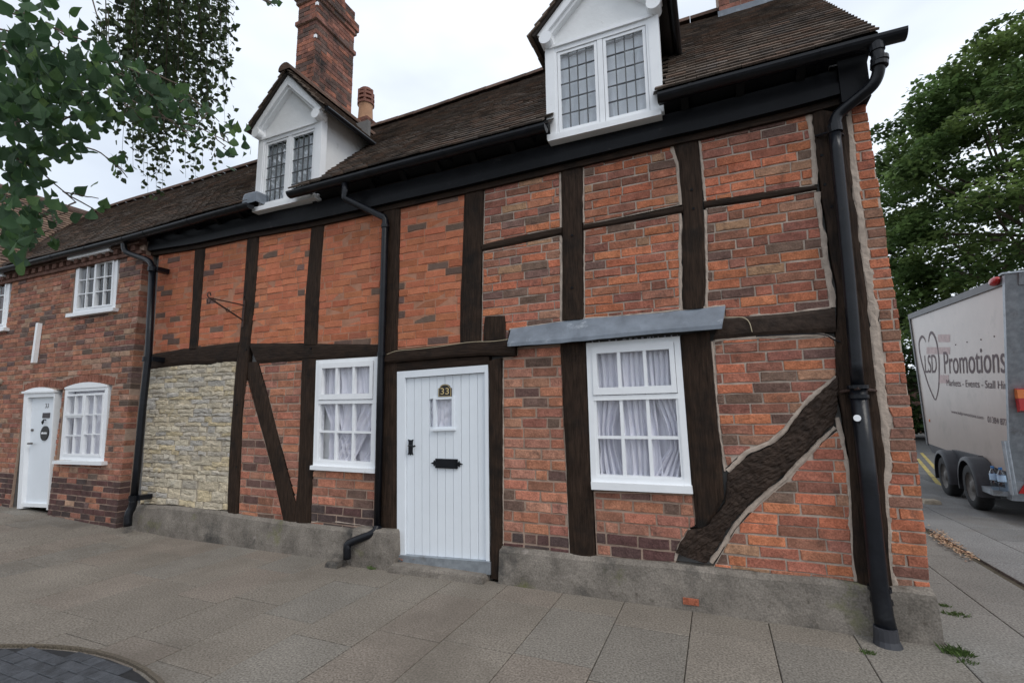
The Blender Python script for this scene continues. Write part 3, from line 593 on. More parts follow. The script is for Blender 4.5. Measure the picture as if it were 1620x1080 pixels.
def stone_geo(mb, poly, y, tone, depth=.03):
    P = []
    for i in range(len(poly)):
        a, b = poly[i], poly[(i+1) % len(poly)]; k = max(1, int(math.dist(a, b)/.05))
        for j in range(k): P.append((a[0]+(b[0]-a[0])*j/k+rnd(-.008, .008), a[1]+(b[1]-a[1])*j/k+rnd(-.009, .009)))
    n = len(P); cx = sum(p[0] for p in P)/n; cz = sum(p[1] for p in P)/n; vs = [(x, y+depth, z) for x, z in P]+[(x, y+.006, z) for x, z in P]
    for k, off in ((.16, -.004), (.5, -.008)): vs += [(x+(cx-x)*k, y+off*.7+rnd(-.004, .004), z+(cz-z)*k) for x, z in P]
    vs.append((cx, y-.008, cz)); fs = [(i+r*n, (i+1) % n+r*n, (i+1) % n+(r+1)*n, i+(r+1)*n) for r in range(3) for i in range(n)]+[(3*n+i, 3*n+(i+1) % n, 4*n) for i in range(n)]
    mb.add(vs, fs, tone)
emit_bricks([(stones, stp)], H, 299, mat='stone', name='stone', geo=stone_geo)
# ---- plinths
def plinth(name, top, X0, X1, y0=-.05, ymax=.05, right_flare=0):
    t = sorted((p[0], p[2]) for p in (PY(x, y, -.02) for x, y in top)); n = max(8, int((X1-X0)/.08)); m_ = MB(); vs = []
    for i in range(n+1):
        X = X0+(X1-X0)*i/n; zt = float(np.interp(X, [p[0] for p in t], [p[1] for p in t])); nn = lambda a: noise.noise((X*4, a, 3.3))*.008+noise.noise((X*13, a, 1))*.004
        vs += [(X, ymax, zt+.004), (X, -.012, zt+nn(1)*.5), (X, y0+.012+nn(2)*.6, zt-.035+nn(3)*.6), (X, y0+nn(4), zt*.55), (X, y0-.012+nn(5), zt*.22), (X, y0-.016+nn(6), gz(X)-.05)]
    k = 6; fs = [(i*k+j, (i*k+j+1), (i+1)*k+j+1, (i+1)*k+j) for i in range(n) for j in range(k-1)]+[tuple(range(k)), tuple(n*k+j for j in range(k-1, -1, -1))]
    return m_.add(vs, [f for f in fs]).obj(name, MT['concrete'], H, smooth=False)
plinth('plinth', [(222, 798), (274, 800), (359, 809), (376, 813), (446, 823), (491, 828), (544, 834), (600, 842)], -7.16, PY(601, 842)[0])
plinth('plinth', [(793, 864), (889, 874), (945, 880), (971, 883), (1060, 890), (1220, 908), (1303, 914), (1357, 922), (1412, 927), (1476, 930)], PY(793, 864)[0], 1.19, y0=-.055)
def lump(name, poly_xy, z0, z1, mat, parent, top_in=.02, n=6):
    m_ = MB(); P = []
    for i in range(len(poly_xy)):
        a, b = poly_xy[i], poly_xy[(i+1) % len(poly_xy)]; P += [(a[0]+(b[0]-a[0])*j/n, a[1]+(b[1]-a[1])*j/n) for j in range(n)]
    cx, cy = sum(p[0] for p in P)/len(P), sum(p[1] for p in P)/len(P); vs = []
    for r, (zz, ins) in enumerate(((z0, 0), (z0+(z1-z0)*.5, .1), (z1-.02, .25), (z1, 1))):
        for x, y in P:
            d = math.hypot(cx-x, cy-y) or 1; k = top_in*ins/d; vs.append((x+(cx-x)*k+noise.noise((x*9, y*9, zz*9))*.012, y+(cy-y)*k+noise.noise((x*9, y*9, zz*9+5))*.012, zz+(noise.noise((x*7, y*7, 2))*.01 if r else 0)))
    q = len(P); fs = [(i+r*q, (i+1) % q+r*q, (i+1) % q+(r+1)*q, i+(r+1)*q) for r in range(3) for i in range(q)]+[tuple(range(3*q, 4*q))]
    return m_.add(vs, fs).obj(name, MT[mat], parent)
a, b = PY(562, 860, -.1)[0], PY(630, 840, -.04)[0]; lump('padstone', [(a, -.15), (b+.01, -.12), (b+.01, .04), (a, .04)], -.03, PY(615, 838, -.08)[2], 'concrete', H)
lump('corner_stone', [(.93, -.075), (1.205, -.07), (1.21, .3), (.93, .3)], -.03, PY(1440, 929, -.05)[2]-.01, 'concrete', H, top_in=.05)
a = PY(777, 900)[0]; lump('door_step', [(PY(632, 880)[0], -.17), (a-.02, -.14), (a, .04), (PY(632, 880)[0], .04)], -.03, .066, 'concrete', H)
o = MB().box(*(lambda p: (p[0]-.05, p[0]+.06, -.072, -.03, p[2]-.02, p[2]+.025))(PY(1092, 951, -.06)), (.36, .12, .07)).obj('exposed_brick', MT['brick'], H)
# ---- lead flashing over the right window
ft = XZ([(808, 521), (913, 505.5), (1040, 496), (1148, 484.5)], -.005); fbt = XZ([(803, 548), (888, 542.5), (1040, 527.5), (1142, 520)], -.11)
A, B = resample(ft, 40), resample(fbt, 40); vs = []
for i in range(40):
    wv = .004*noise.noise((i*.4, 1, 1)); wb = .007*noise.noise((i*.35, 5, 1))
    vs += [(A[i][0], -.004, A[i][1]+.004+wv), (A[i][0]*.6+B[i][0]*.4, -.055+wv, A[i][1]*.55+B[i][1]*.45+.012), (A[i][0]*.12+B[i][0]*.88, -.112+wb, A[i][1]*.12+B[i][1]*.88+.01), (B[i][0], -.114+wb, B[i][1]+wb*.6), (B[i][0], -.10, B[i][1]+.004+wb*.6), (B[i][0], -.002, B[i][1]+.05)]
fs = [(i*6+j, i*6+j+1, (i+1)*6+j+1, (i+1)*6+j) for i in range(39) for j in range(5)]+[(0, 5, 4, 3, 2, 1), tuple(39*6+j for j in range(6))]
MB().add(vs, fs).obj('lead_flashing', MT['lead'], H)
# ---- casement windows
COLS = [(.115, .335), (.375, .610), (.650, .885)]
def casement_window(Q, sillq, Hh):
    fr = MB(); ring(fr, Q, 0, 1, 0, 1, .062, .045, -.018, .075); W = fr.obj('window', MT['white'], Hh)
    cs = MB(); ring(cs, Q, .066, .934, .032, .385, .05, .052, -.030, .03); c = cs.obj('opening_light', MT['white'], W)
    qobj('transom', Q, .06, .94, .390, .425, -.020, .07, 'white', W)
    qobj('frame_rail', Q, .06, .94, .945, .962, -.012, .06, 'white', W)
    for a, b in ((COLS[0][1], COLS[1][0]), (COLS[1][1], COLS[2][0])):
        m_ = (a+b)/2; qobj('glazing_bar', Q, m_-.017, m_+.017, .083, .335, -.024, .02, 'white', W); qobj('glazing_bar', Q, m_-.017, m_+.017, .425, .946, -.010, .03, 'white', W)
    qobj('glazing_bar', Q, .06, .94, .675, .696, -.008, .028, 'white', W)
    qobj('stile', Q, .061, .088, .425, .946, -.010, .05, 'white', W); qobj('stile', Q, .912, .939, .425, .946, -.010, .05, 'white', W)
    vr = [(.083, .335), (.425, .675), (.696, .946)]; cm = [0, (COLS[0][1]+COLS[1][0])/2, (COLS[1][1]+COLS[2][0])/2, 1]
    for r, (v0, v1) in enumerate(vr):
        ed = [(.115 if r == 0 else .085), cm[1], cm[2], (.885 if r == 0 else .915)]
        for k in range(3): pane(Q, ed[k]+(.016 if k else 0), ed[k+1]-(.016 if k < 2 else 0), v0, v1, .008, W, wob=.0012)
    qobj('sill', sillq, 0, 1, 0, 1, -.062, .05, 'white', W)
    return W
casement_window(W1, quad((494, 735.5), (597.5, 741), (597, 748), (493.5, 742), -.03), H)
casement_window(W2, quad((936, 761), (1095, 768), (1096.5, 780), (937, 773), -.03), H)
draped('net_curtain', 'white net curtain swept aside behind the window beside the white plank door', W1, .062, [
 [(-.02, .02, .40, 1), (.40, .02, .36, 1.1), (.62, .20, .40, 1.3), (.98, .14, .62, 1.6)], [(-.02, .36, 1.03, 1), (.45, .40, 1.03, 1), (.7, .38, .80, 1.3), (.98, .18, .60, 1.8)], [(-.02, .62, 1.04, 1), (.45, .70, 1.04, 1.1), (.8, .86, 1.05, 1.3), (.98, .72, 1.05, 1.8)], [(-.02, .0, 1.1, .5), (1.0, .02, 1.1, .5)]], seed=3)
draped('net_curtain', 'white net curtain bunched low behind the window under the lead flashing', W2, .062, [
 [(-.02, -.02, .36, 1), (.42, .02, .36, 1.1), (.62, .04, .26, 1.5), (.78, .06, .27, 1.5), (.98, .02, .36, 1.9)], [(-.02, .34, .70, .9), (.45, .36, .70, 1), (.98, .36, .74, 1.2)], [(-.02, .66, 1.03, 1), (.42, .68, 1.03, 1.1), (.60, .78, 1.03, 1.3), (.76, .80, 1.03, 1.4), (.98, .56, 1.03, 1.9)], [(-.02, -.1, 1.06, .5), (1.0, -.1, 1.06, .5)]], seed=8)
MB().box(hole(W1)[0]+.03, hole(W1)[0]+.16, .10, .26, hole(W1)[2], hole(W1)[3]).obj('window_reveal', MT['render'], H)
# ---- door
D = MB(); ring_y0, ring_y1 = -.015, .08
qb(D, DQ, 0, .092, 0, 1, -.02, .08); qb(D, DQ, .965, 1, 0, 1, -.02, .08); qb(D, DQ, .092, .965, 0, .038, -.018, .08)
DR = D.obj('door', MT['door'], H)
nb_ = 10; U0, U1, V0, V1 = .094, .963, .040, .985
wu0, wu1, wv0, wv1 = (692-630)/144, (718-630)/144, (632-583)/300, (677.5-583)/300
for k in range(nb_):
    a, b = U0+(U1-U0)*k/nb_, U0+(U1-U0)*(k+1)/nb_; segs = [(V0, V1)]
    if b > wu0+.005 and a < wu1-.005: segs = [(V0, wv0), (wv1, V1)]
    for s0, s1 in segs: qobj('board', DQ, a+.0022, b-.0022, s0, s1, .012+rnd(-.0012, .0012), .045, 'door', DR)
qobj('backing', DQ, U0, U1, V0, wv0, .024, .05, 'door', DR); qobj('backing', DQ, U0, U1, wv1, V1, .024, .05, 'door', DR)
vw = MB(); ring(vw, DQ, wu0-.024, wu1+.024, wv0-.006, wv1+.012, .026, .011, -.004, .04); vw.obj('viewer_frame', MT['door'], DR)
qobj('viewer_sill', DQ, wu0-.045, wu1+.035, wv1+.010, wv1+.022, -.014, .02, 'door', DR)
pane(DQ, wu0, wu1, wv0, wv1, .018, DR)
qobj('threshold', quad((632, 877), (777, 888), (777, 908), (632, 889), -.03), 0, 1, 0, 1, -.045, .04, 'galv', DR)
c0, c1 = DQ(wu0, wv1), DQ(wu1, wv0); curtain('net_curtain', 'small tied net curtain in the little window of the plank door', c0[0]-.10, c1[0]+.02, c0[1]-.02, c1[1]+.02, .048, folds=6, amp=.007, seed=21, pinch=.10)
pc = PY(703.5, 618, .0); hw, hh = .074, .056
pl = [(pc[0]-hw, pc[2]-hh), (pc[0]+hw, pc[2]-hh), (pc[0]+hw, pc[2]+hh*.45)]+[(pc[0]+hw*.78*math.cos(a), pc[2]+hh*.55+hh*.62*math.sin(a)) for a in [i*math.pi/8 for i in range(0, 9)]]+[(pc[0]-hw, pc[2]+hh*.45)]
npl = MB().prism(pl, .002, .012).obj('number_plate', MT['blackprint'], DR)
text_on('house_number', '33', (pc[0]-.047, .0005, pc[2]-.034), (.094, 0, 0), (0, 0, .062), 'gold', DR)
fr_ = MB(); q = [(x*1.0, z) for x, z in pl]; cxx, czz = pc[0], pc[2]
for i in range(len(pl)):
    a, b = pl[i-1], pl[i]; i0 = lambda p, k: (cxx+(p[0]-cxx)*k, czz+(p[1]-czz)*k); fr_.hexa([(i0(a, .88)[0], .0006, i0(a, .88)[1]), (i0(a, .94)[0], .0006, i0(a, .94)[1]), (i0(b, .94)[0], .0006, i0(b, .94)[1]), (i0(b, .88)[0], .0006, i0(b, .88)[1]), (i0(a, .88)[0], .003, i0(a, .88)[1]), (i0(a, .94)[0], .003, i0(a, .94)[1]), (i0(b, .94)[0], .003, i0(b, .94)[1]), (i0(b, .88)[0], .003, i0(b, .88)[1])])
fr_.obj('number_border', MT['gold'], DR)
hp = PY(649, 707, .0); m_ = MB().prism(ccw([(hp[0]-.031, hp[2]-.075), (hp[0]-.012, hp[2]-.066), (hp[0], hp[2]-.078), (hp[0]+.012, hp[2]-.066), (hp[0]+.031, hp[2]-.075), (hp[0]+.024, hp[2]-.05), (hp[0]+.024, hp[2]+.05), (hp[0]+.031, hp[2]+.075), (hp[0], hp[2]+.068), (hp[0]-.031, hp[2]+.075), (hp[0]-.024, hp[2]+.05), (hp[0]-.024, hp[2]-.05)]), .002, .012)
m_.tube([(hp[0], .01, hp[2]+.015), (hp[0], -.03, hp[2]+.015), (hp[0]+.02, -.045, hp[2]+.016), (hp[0]+.075, -.045, hp[2]+.012), (hp[0]+.085, -.04, hp[2]+.02)], .009, 8); m_.obj('door_handle', MT['iron'], DR)
lp = PY(706, 733, .0); lw, lh = .120, .044; m_ = MB().box(lp[0]-lw, lp[0]+lw, -.004, .012, lp[2]-lh, lp[2]+lh); m_.box(lp[0]-lw+.012, lp[0]+lw-.012, -.011, -.003, lp[2]-lh+.01, lp[2]+lh-.008)
for s in (-1, 1): m_.prism(ccw([(lp[0]+s*lw, lp[2]+.006), (lp[0]+s*(lw+.018), lp[2]+.028), (lp[0]+s*(lw+.024), lp[2]+.01), (lp[0]+s*(lw+.055), lp[2]), (lp[0]+s*(lw+.024), lp[2]-.01), (lp[0]+s*(lw+.018), lp[2]-.028), (lp[0]+s*lw, lp[2]-.006)]), -.001, .012)
m_.obj('letter_plate', MT['iron'], DR)
# ---- cables
for pts in ([(612, 561), (627, 555), (660, 553), (700, 548), (745, 541), (780, 541), (805, 537)], [(1147, 503), (1165, 502), (1178, 503), (1186, 510), (1190, 526)]):
    q = [PY(x, y, -.052 if pts[0][0] < 700 else -.026) for x, y in pts]; MB().tube(smooth_path([(p[0], p[1], p[2]+.004) for p in q], 2), .0035, 6).obj('cable', MT['cream'], H, smooth=True)
q = [PY(x, y, -.024) for x, y in [(1196, 532), (1230, 530), (1304, 527), (1318, 537), (1330, 541)]]; MB().tube(smooth_path(q, 2), .005, 6).obj('cable', MT['iron'], H, smooth=True)
# ------------------------------------------------------------------ main roof (sagging), tiles
ZE = ([-14, -11, -7.4, -4.5, -1.2, 1.3], [3.96, 3.98, 3.99, 4.05, 4.085, 4.11]); ZR = ([-14, -7.8, -5.2, -3.4, -1.9, -.3, 1.3], [6.05, 6.08, 6.10, 6.13, 6.20, 6.28, 6.29])
YE, YR = -.20, 1.85
def ze(X): return float(np.interp(X, *ZE))
def zr(X): return float(np.interp(X, *ZR))
def rz(X, Y): t = (Y-YE)/(YR-YE); return ze(X)+(zr(X)-ze(X))*t+.018*noise.noise((X*.9, Y*1.3, 4))
def rp(X, t): Y = YE+(YR-YE)*t; return Vector((X, Y, rz(X, Y)))
DORM = [-4.575, -.765]                       # dormer centres
DW = .465
OPEN = [(-5.03, -4.36), (-1.25, -.29)]       # where the eaves are broken by a dormer
def roof_tiles(X0, X1, skip, parent, limit, tw=.165, courses=31):
    items = []
    for r in range(courses):
        t0 = r/courses; t1 = t0+1.55/courses; off = (tw/2 if r % 2 else 0)+rnd(-.01, .01); x = X0-off
        while x < X1:
            a, b = max(x, X0), min(x+tw, X1); xm = (a+b)/2
            if b-a > .03 and not skip(xm, YE+(YR-YE)*t0, a, b):
                p0, p1 = rp(xm, t0), rp(xm, min(t1, 1.0)); s = (p1-p0).normalized(); n = Vector((0, -s.z, s.y)); li = rnd(0, .004); sl = rnd(-.005, .003); sk = rnd(-.002, .002)
                lo = p0+s*sl+n*(.030+li); hi = p1+n*.010; wv = Vector(((b-a)/2-.0015, 0, 0)); th = n*-.017; tl = n*rnd(-.0015, .0015)
                c = [lo-wv+s*sk-tl, lo+wv-s*sk+tl, hi+wv, hi-wv]
                k = rnd(.82, 1.18); base = random.choice([(.125, .100, .082), (.13, .100, .080), (.118, .098, .085), (.15, .104, .080)]); tone = shade(base, k)
                items.append((parea([c[0], c[1], lo+wv+s*.1, lo-wv+s*.1]), c, th, tone))
            x += tw
    items.sort(key=lambda e: -e[0]); rest = MB()
    def geo(m_, c, th, tone):
        mid = (c[0]+c[1])/2+(c[2]-c[1]).normalized()*0; m_.hexa([tuple(v) for v in c]+[tuple(v+th) for v in c], tone)
    for i, (a, c, th, tone) in enumerate(items):
        if i < limit: m_ = MB(); geo(m_, c, th, tone); m_.obj('roof_tile', MT['tile'], parent)
        else: geo(rest, c, th, tone)
    rest.obj('roof_tile', MT['tile'], parent, kind='stuff')
def roof_sheet(name, X0, X1, parent, n=40):
    vs = []; fs = []
    for i in range(n+1):
        X = X0+(X1-X0)*i/n
        for t in (0, .25, .5, .75, 1): p = rp(X, t); vs.append((p.x, p.y, p.z-.02))
        for t in (.75, .5, .25, 0): p = rp(X, t); vs.append((p.x, 2*YR-p.y, p.z-.02))
    for i in range(n):
        for j in range(8): fs.append((i*9+j, (i+1)*9+j, (i+1)*9+j+1, i*9+j+1))
    return MB().add(vs, fs).obj(name, MT['underlay'], parent)
ZB = 5.02                                    # dormer eaves height
def dormer_back(z): return YE+(z-ze(-3))/((zr(-3)-ze(-3))/(YR-YE))
def skip_house(xm, Y, a, b):
    for k, cx in enumerate(DORM):
        if Y < -.11 and OPEN[k][0] < xm < OPEN[k][1]: return True
        if Y >= -.11 and abs(xm-cx) < DW+.01 and Y < .62: return True
        if k == 0 and Y < -.02 and a < cx+DW and b > OPEN[0][1]-.2 and xm < OPEN[0][1]: return True
    return False
# sheet in strips so the dormers stay open
rs = roof_sheet('roof', HX0, 1.24, H)
import bmesh
bm_ = bmesh.new(); bm_.from_mesh(rs.data)
for cx in DORM:
    for X in (cx-DW+.02, cx+DW-.02): bmesh.ops.bisect_plane(bm_, geom=bm_.verts[:]+bm_.edges[:]+bm_.faces[:], plane_co=(X, 0, 0), plane_no=(1, 0, 0))
bmesh.ops.bisect_plane(bm_, geom=bm_.verts[:]+bm_.edges[:]+bm_.faces[:], plane_co=(0, .55, 0), plane_no=(0, 1, 0))
bmesh.ops.delete(bm_, geom=[f for f in bm_.faces if any(abs(f.calc_center_median().x-cx) < DW-.02 for cx in DORM) and f.calc_center_median().y < .55], context='FACES')
bm_.to_mesh(rs.data); bm_.free()
roof_tiles(HX0, 1.24, skip_house, rs, 300)
MB().add([tuple(rp(1.235, t)+Vector((0, 0, d))) for d in (.0, -.09) for t in (0, .5, 1)], [(0, 1, 4, 3), (1, 2, 5, 4)]).obj('verge', MT['underlay'], rs)
X = HX0
while X < 1.2:                               # ridge tiles
    p = rp(X, 1); q = rp(min(X+.31, 1.24), 1); pts = []
    m_ = MB(); n = 9; vs = []
    for c, k in ((p, 0), (q, 1)):
        for i in range(n):
            a = math.pi*(.02+.96*i/(n-1)); vs.append((c.x, c.y+.13*math.cos(a), c.z-.035+.115*math.sin(a)+.004*k))
    fs = [(i, i+1, n+i+1, n+i) for i in range(n-1)]+[tuple(range(n-1, -1, -1)), tuple(range(n, 2*n))]
    m_.add(vs, fs, shade((.12, .078, .062), rnd(.7, 1.3))).obj('ridge_tile', MT['tile'], rs); X += .315
# ---- gutters
def gutter(X0, X1, parent, y=-.245, z0=None, r=.06, name='gutter', dz=-.075, ends=True):
    n = max(6, int((X1-X0)/.2)); k = 11; vs = []; fs = []
    prof = [(y+r*math.cos(a), r*math.sin(a)) for a in [math.pi+math.pi*i/(k-1) for i in range(k)]]; prof = prof+[(y+(r-.006)*math.cos(a), (r-.006)*math.sin(a)) for a in [2*math.pi-math.pi*i/(k-1) for i in range(k)]]
    q = len(prof)
    for i in range(n+1):
        X = X0+(X1-X0)*i/n; zc = ze(X)+dz+.004*noise.noise((X*1.5, 2, 2))
        vs += [(X, a, zc+b) for a, b in prof]
    for i in range(n):
        for j in range(q): fs.append((i*q+j, i*q+(j+1) % q, (i+1)*q+(j+1) % q, (i+1)*q+j))
    m_ = MB().add(vs, fs)
    for e in (0, n) if ends else (): m_.add([vs[e*q+j] for j in range(k)], [tuple(range(k))])
    g_ = m_.obj(name, MT['iron'], parent)
    X = X0+.25
    while X < X1-.1:
        zc = ze(X)+dz; b = MB(); pr = [(y+(r+.004)*math.cos(a), (r+.004)*math.sin(a)) for a in [math.pi+math.pi*i/10 for i in range(11)]]
        b.add([(X+s, a, zc+c) for s in (-.012, .012) for a, c in pr], [(i, i+1, i+12, i+11) for i in range(10)]); b.box(X-.012, X+.012, y+r, -.08, zc-.03, zc-.005); b.obj('gutter_bracket', MT['iron'], g_); X += .9
    return g_
for a, b in ((-.28, 1.37), (-4.36, -1.25), (HX0+.0, -5.0)): gutter(a, b, H)
# soffit boards and rafter feet
for a, b in ((-.28, 1.2), (-4.36, -1.25), (HX0, -5.03)):
    n = 12; m_ = MB()
    for i in range(n):
        x0, x1 = a+(b-a)*i/n, a+(b-a)*(i+1)/n; m_.hexa([(x0, -.19, ze(x0)-.045), (x1, -.19, ze(x1)-.045), (x1, -.19, ze(x1)+.012), (x0, -.19, ze(x0)+.012), (x0, .05, zb(x0)+.25), (x1, .05, zb(x1)+.25), (x1, .05, zb(x1)+.40), (x0, .05, zb(x0)+.40)])
    m_.obj('soffit', MT['black'], H)
    X = a+.2
    while X < b-.1: MB().hexa([(X-.03, -.17, ze(X)-.075), (X+.03, -.17, ze(X)-.075), (X+.03, -.17, ze(X)-.02), (X-.03, -.17, ze(X)-.02), (X-.03, .03, zb(X)+.20), (X+.03, .03, zb(X)+.20), (X+.03, .03, zb(X)+.3), (X-.03, .03, zb(X)+.3)]).obj('rafter_foot', MT['black'], H); X += .42
# ---- dormers
def dormer(cx, lean=0.0, curt=True, lab=''):
    z0, zt = 3.955, 4.845; yf = -.10; Q = rectq(cx-.475, cx+.475, z0, zt+.02); QS = rectq(cx-.50, cx+.50, z0-.045, z0+.01)
    f_ = MB(); ring(f_, Q, 0, 1, 0, 1, .07, .05, yf-.012, yf+.06); Dm = f_.obj('dormer', MT['white'], H)
    qobj('sill', QS, 0, 1, 0, 1, yf-.06, yf+.05, 'white', Dm); qobj('mullion', Q, .475, .525, .05, .95, yf-.006, yf+.05, 'white', Dm)
    qobj('head_moulding', rectq(cx-.475, cx+.475, zt+.02, zt+.045), 0, 1, 0, 1, yf-.03, yf+.05, 'white', Dm)
    for u0, u1 in ((.07, .475), (.525, .93)):
        c = MB(); ring(c, Q, u0+.004, u1-.004, .054, .946, .028, .03, yf-.002, yf+.03); cs = c.obj('casement', MT['white'], Dm)
        a0, a1, b0, b1 = u0+.032, u1-.032, .084, .916; nc, nr = 4, 5
        for i in range(nc):
            for j in range(nr): pane(Q, a0+(a1-a0)*i/nc+.003, a0+(a1-a0)*(i+1)/nc-.003, b0+(b1-b0)*j/nr+.003, b0+(b1-b0)*(j+1)/nr-.003, yf+.012, Dm, 'oldglass', wob=.004)
        ld = MB()
        for i in range(1, nc): u = a0+(a1-a0)*i/nc; qb(ld, Q, u-.0045, u+.0045, b0, b1, yf+.006, yf+.02)
        for j in range(1, nr): v = b0+(b1-b0)*j/nr; qb(ld, Q, a0, a1, v-.0042, v+.0042, yf+.0065, yf+.0195)
        ld.obj('lead_came', MT['leadcame'], Dm)
    apx = ZB+.61; hw = .62; ez = ZB-.03       # roof: apex, half width, eaves
    MB().prism([(cx-.47, zt+.046), (cx+.47, zt+.046), (cx+.47, ZB+.02), (cx, apx-.12), (cx-.47, ZB+.02)], yf+.004, yf+.05).obj('gable_plaster', MT['render'], Dm)
    for s in (-1, 1):                         # cheeks
        X0_ = cx+s*.462; yb = dormer_back(ZB+.06); vs = []
        for xx in (X0_, X0_-s*.04): vs += [(xx, yf+.03, z0-.02), (xx, yf+.03, ZB+.06), (xx, yb, ZB+.06), (xx, .0, rz(cx, 0)-.12)]
        MB().add(vs, [(0, 1, 2, 3), (7, 6, 5, 4), (0, 4, 5, 1), (1, 5, 6, 2), (2, 6, 7, 3), (3, 7, 4, 0)]).obj('cheek', MT['render'], Dm)
        MB().box(cx+s*.475-.045, cx+s*.475+.045, yf-.018, yf+.07, z0, ZB).obj('corner_board', MT['white'], Dm)
        # moulded bargeboard
        bx = [(0, apx-.055), (0, apx-.175), (s*(hw-.06)*.93, ez+.03-.12+.06), (s*(hw-.02), ez+.02)]
        MB().prism(ccw([(cx+a, b) for a, b in bx]), yf-.085, yf-.03).obj('bargeboard', MT['white'], Dm)
        bx2 = [(0, apx-.12), (0, apx-.21), (s*(hw-.12), ez-.055), (s*(hw-.06), ez-.03)]
        MB().prism(ccw([(cx+a, b) for a, b in bx2]), yf-.055, yf+.01).obj('bargeboard', MT['white'], Dm)
        m_ = MB().tube([(cx+s*.49, yf-.10, ez-.055), (cx+s*.49, yf+.03, ez-.055)], .062, 16); m_.obj('bracket', MT['white'], Dm)
        # roof slope
        L = math.hypot(hw, apx-ez); sv = Vector((-s*hw/L, 0, (apx-ez)/L)); nv = Vector((s*(apx-ez)/L, 0, hw/L)); e0 = Vector((cx+s*hw, 0, ez)); tl = MB(); nc = 8
        bd = MB(); y0 = yf-.11
        for i in range(nc):
            a, b = L*i/nc, L*(i+1)/nc; zA, zB_ = (e0+sv*a).z, (e0+sv*b).z; bd.add([tuple(e0+sv*a+Vector((0, y0, 0))), tuple(e0+sv*b+Vector((0, y0, 0))), tuple(e0+sv*b+Vector((0, dormer_back(zB_)+.05, 0))), tuple(e0+sv*a+Vector((0, dormer_back(zA)+.05, 0)))]+[tuple(e0+sv*a-nv*.03+Vector((0, y0, 0))), tuple(e0+sv*b-nv*.03+Vector((0, y0, 0))), tuple(e0+sv*b-nv*.03+Vector((0, dormer_back(zB_)+.05, 0))), tuple(e0+sv*a-nv*.03+Vector((0, dormer_back(zA)+.05, 0)))], [(0, 1, 2, 3), (7, 6, 5, 4), (0, 4, 5, 1)])
            y = y0-.02-(.08 if i % 2 else 0); ymax = dormer_back(zA)+.04
            while y < ymax:
                ya, yb_ = max(y, y0-.025), min(y+.16, ymax); lo = e0+sv*(a-.03+rnd(-.006, .006))+nv*(.028+rnd(0, .006)); hi = e0+sv*min(L, a+.13)+nv*.008
                c = [lo+Vector((0, ya, 0)), lo+Vector((0, yb_, 0)), hi+Vector((0, yb_, 0)), hi+Vector((0, ya, 0))]
                tl.hexa([tuple(v) for v in c]+[tuple(v-nv*.014) for v in c], shade((.15, .115, .092), rnd(.8, 1.2))); y += .163
        bd.obj('boarding', MT['underlay'], Dm); tl.obj('dormer_tile', MT['tile'], Dm, kind='stuff')
        if s > 0: MB().tube([tuple(e0+Vector((.03, y0+.02, -.03))), tuple(e0+Vector((.03, dormer_back(ez)-.02, -.03)))], .032, 10).obj('dormer_gutter', MT['iron'], Dm)
    y = yf-.15
    while y < dormer_back(apx)-.05:
        vs = []; n = 9
        for yy in (y, y+.30):
            for i in range(n): a = math.pi*(-.05+1.1*i/(n-1)); vs.append((cx+.095*math.cos(a), yy, apx-.012+.085*math.sin(a)))
        MB().add(vs, [(i, i+1, n+i+1, n+i) for i in range(n-1)]+[tuple(range(n-1, -1, -1)), tuple(range(n, 2*n))], shade((.14, .09, .07), rnd(.8, 1.2))).obj('ridge_tile', MT['tile'], Dm); y += .30
    MB().box(cx-.46, cx+.46, .75, .80, z0-.3, ZB+.4).obj('room_back', MT['dark'], Dm)
    MB().box(cx-.46, cx+.46, yf+.05, .75, z0-.06, z0-.03).obj('room_floor', MT['dark'], Dm)
    if curt: curtain('net_curtain', lab, cx-.44, cx+.44, z0, zt-.06, -.045, folds=8, amp=.014, seed=cx, swoop=.1)
    return Dm
d1 = dormer(DORM[0], lab='short net curtain behind the leaded panes of the dormer beside the tall brick chimney')
d2 = dormer(DORM[1], lab='net curtain behind the leaded panes of the dormer above the lead flashing')
# lead apron at the foot of the left dormer
p = PY(405, 316, -.14); lump('lead_apron', [(p[0]-.13, -.22), (p[0]+.11, -.22), (p[0]+.11, -.05), (p[0]-.13, -.05)], p[2]-.07, p[2]+.07, 'lead', d1, n=3)
# ---- rainwater pipes
def collar(pts, r, parent, mat='iron', name='collar'): MB().tube(pts, r, 14).obj(name, MT[mat], parent, smooth=False)
Yp = -.085
def dp(path, r, name='downpipe', seg=14, it=2, smooth=True): return MB().tube(smooth_path(path, it), r, seg).obj(name, MT['iron'], H, smooth=smooth)
go = PY(1385, 70, -.245); a = PY(1391, 100, -.235); b = PY(1389, 120, -.21); c = PY(1360, 153, -.14); d = PY(1322, 184, Yp); e = PY(1320, 205, Yp); f1 = PY(1357, 612, Yp)
pr = dp([go, a, b, PY(1380, 137, -.19), c, PY(1336, 172, -.1), d, e], .040)
for q in ([PY(1391, 92, -.236), PY(1392, 98, -.236)], [PY(1391, 100, -.236), PY(1391, 106, -.236)]): collar([tuple(x) for x in q], .054, pr)
MB().tube([tuple(go+np.array([0, 0, .03])), tuple(PY(1387, 82, -.24))], .05, 14).obj('outlet', MT['iron'], pr)
collar([tuple(PY(1320, 198, Yp)), tuple(PY(1321.5, 210, Yp))], .048, pr)
MB().tube([tuple(PY(1290, 216, -.02)), tuple(PY(1322, 206, Yp-.03)), tuple(PY(1334, 214, -.02))], .010, 6).obj('pipe_clip', MT['iron'], pr)
MB().tube(smooth_path([e, PY(1334, 345, Yp), PY(1346, 470, Yp), f1], 1), .040, 16).obj('downpipe', MT['iron'], H, smooth=True)
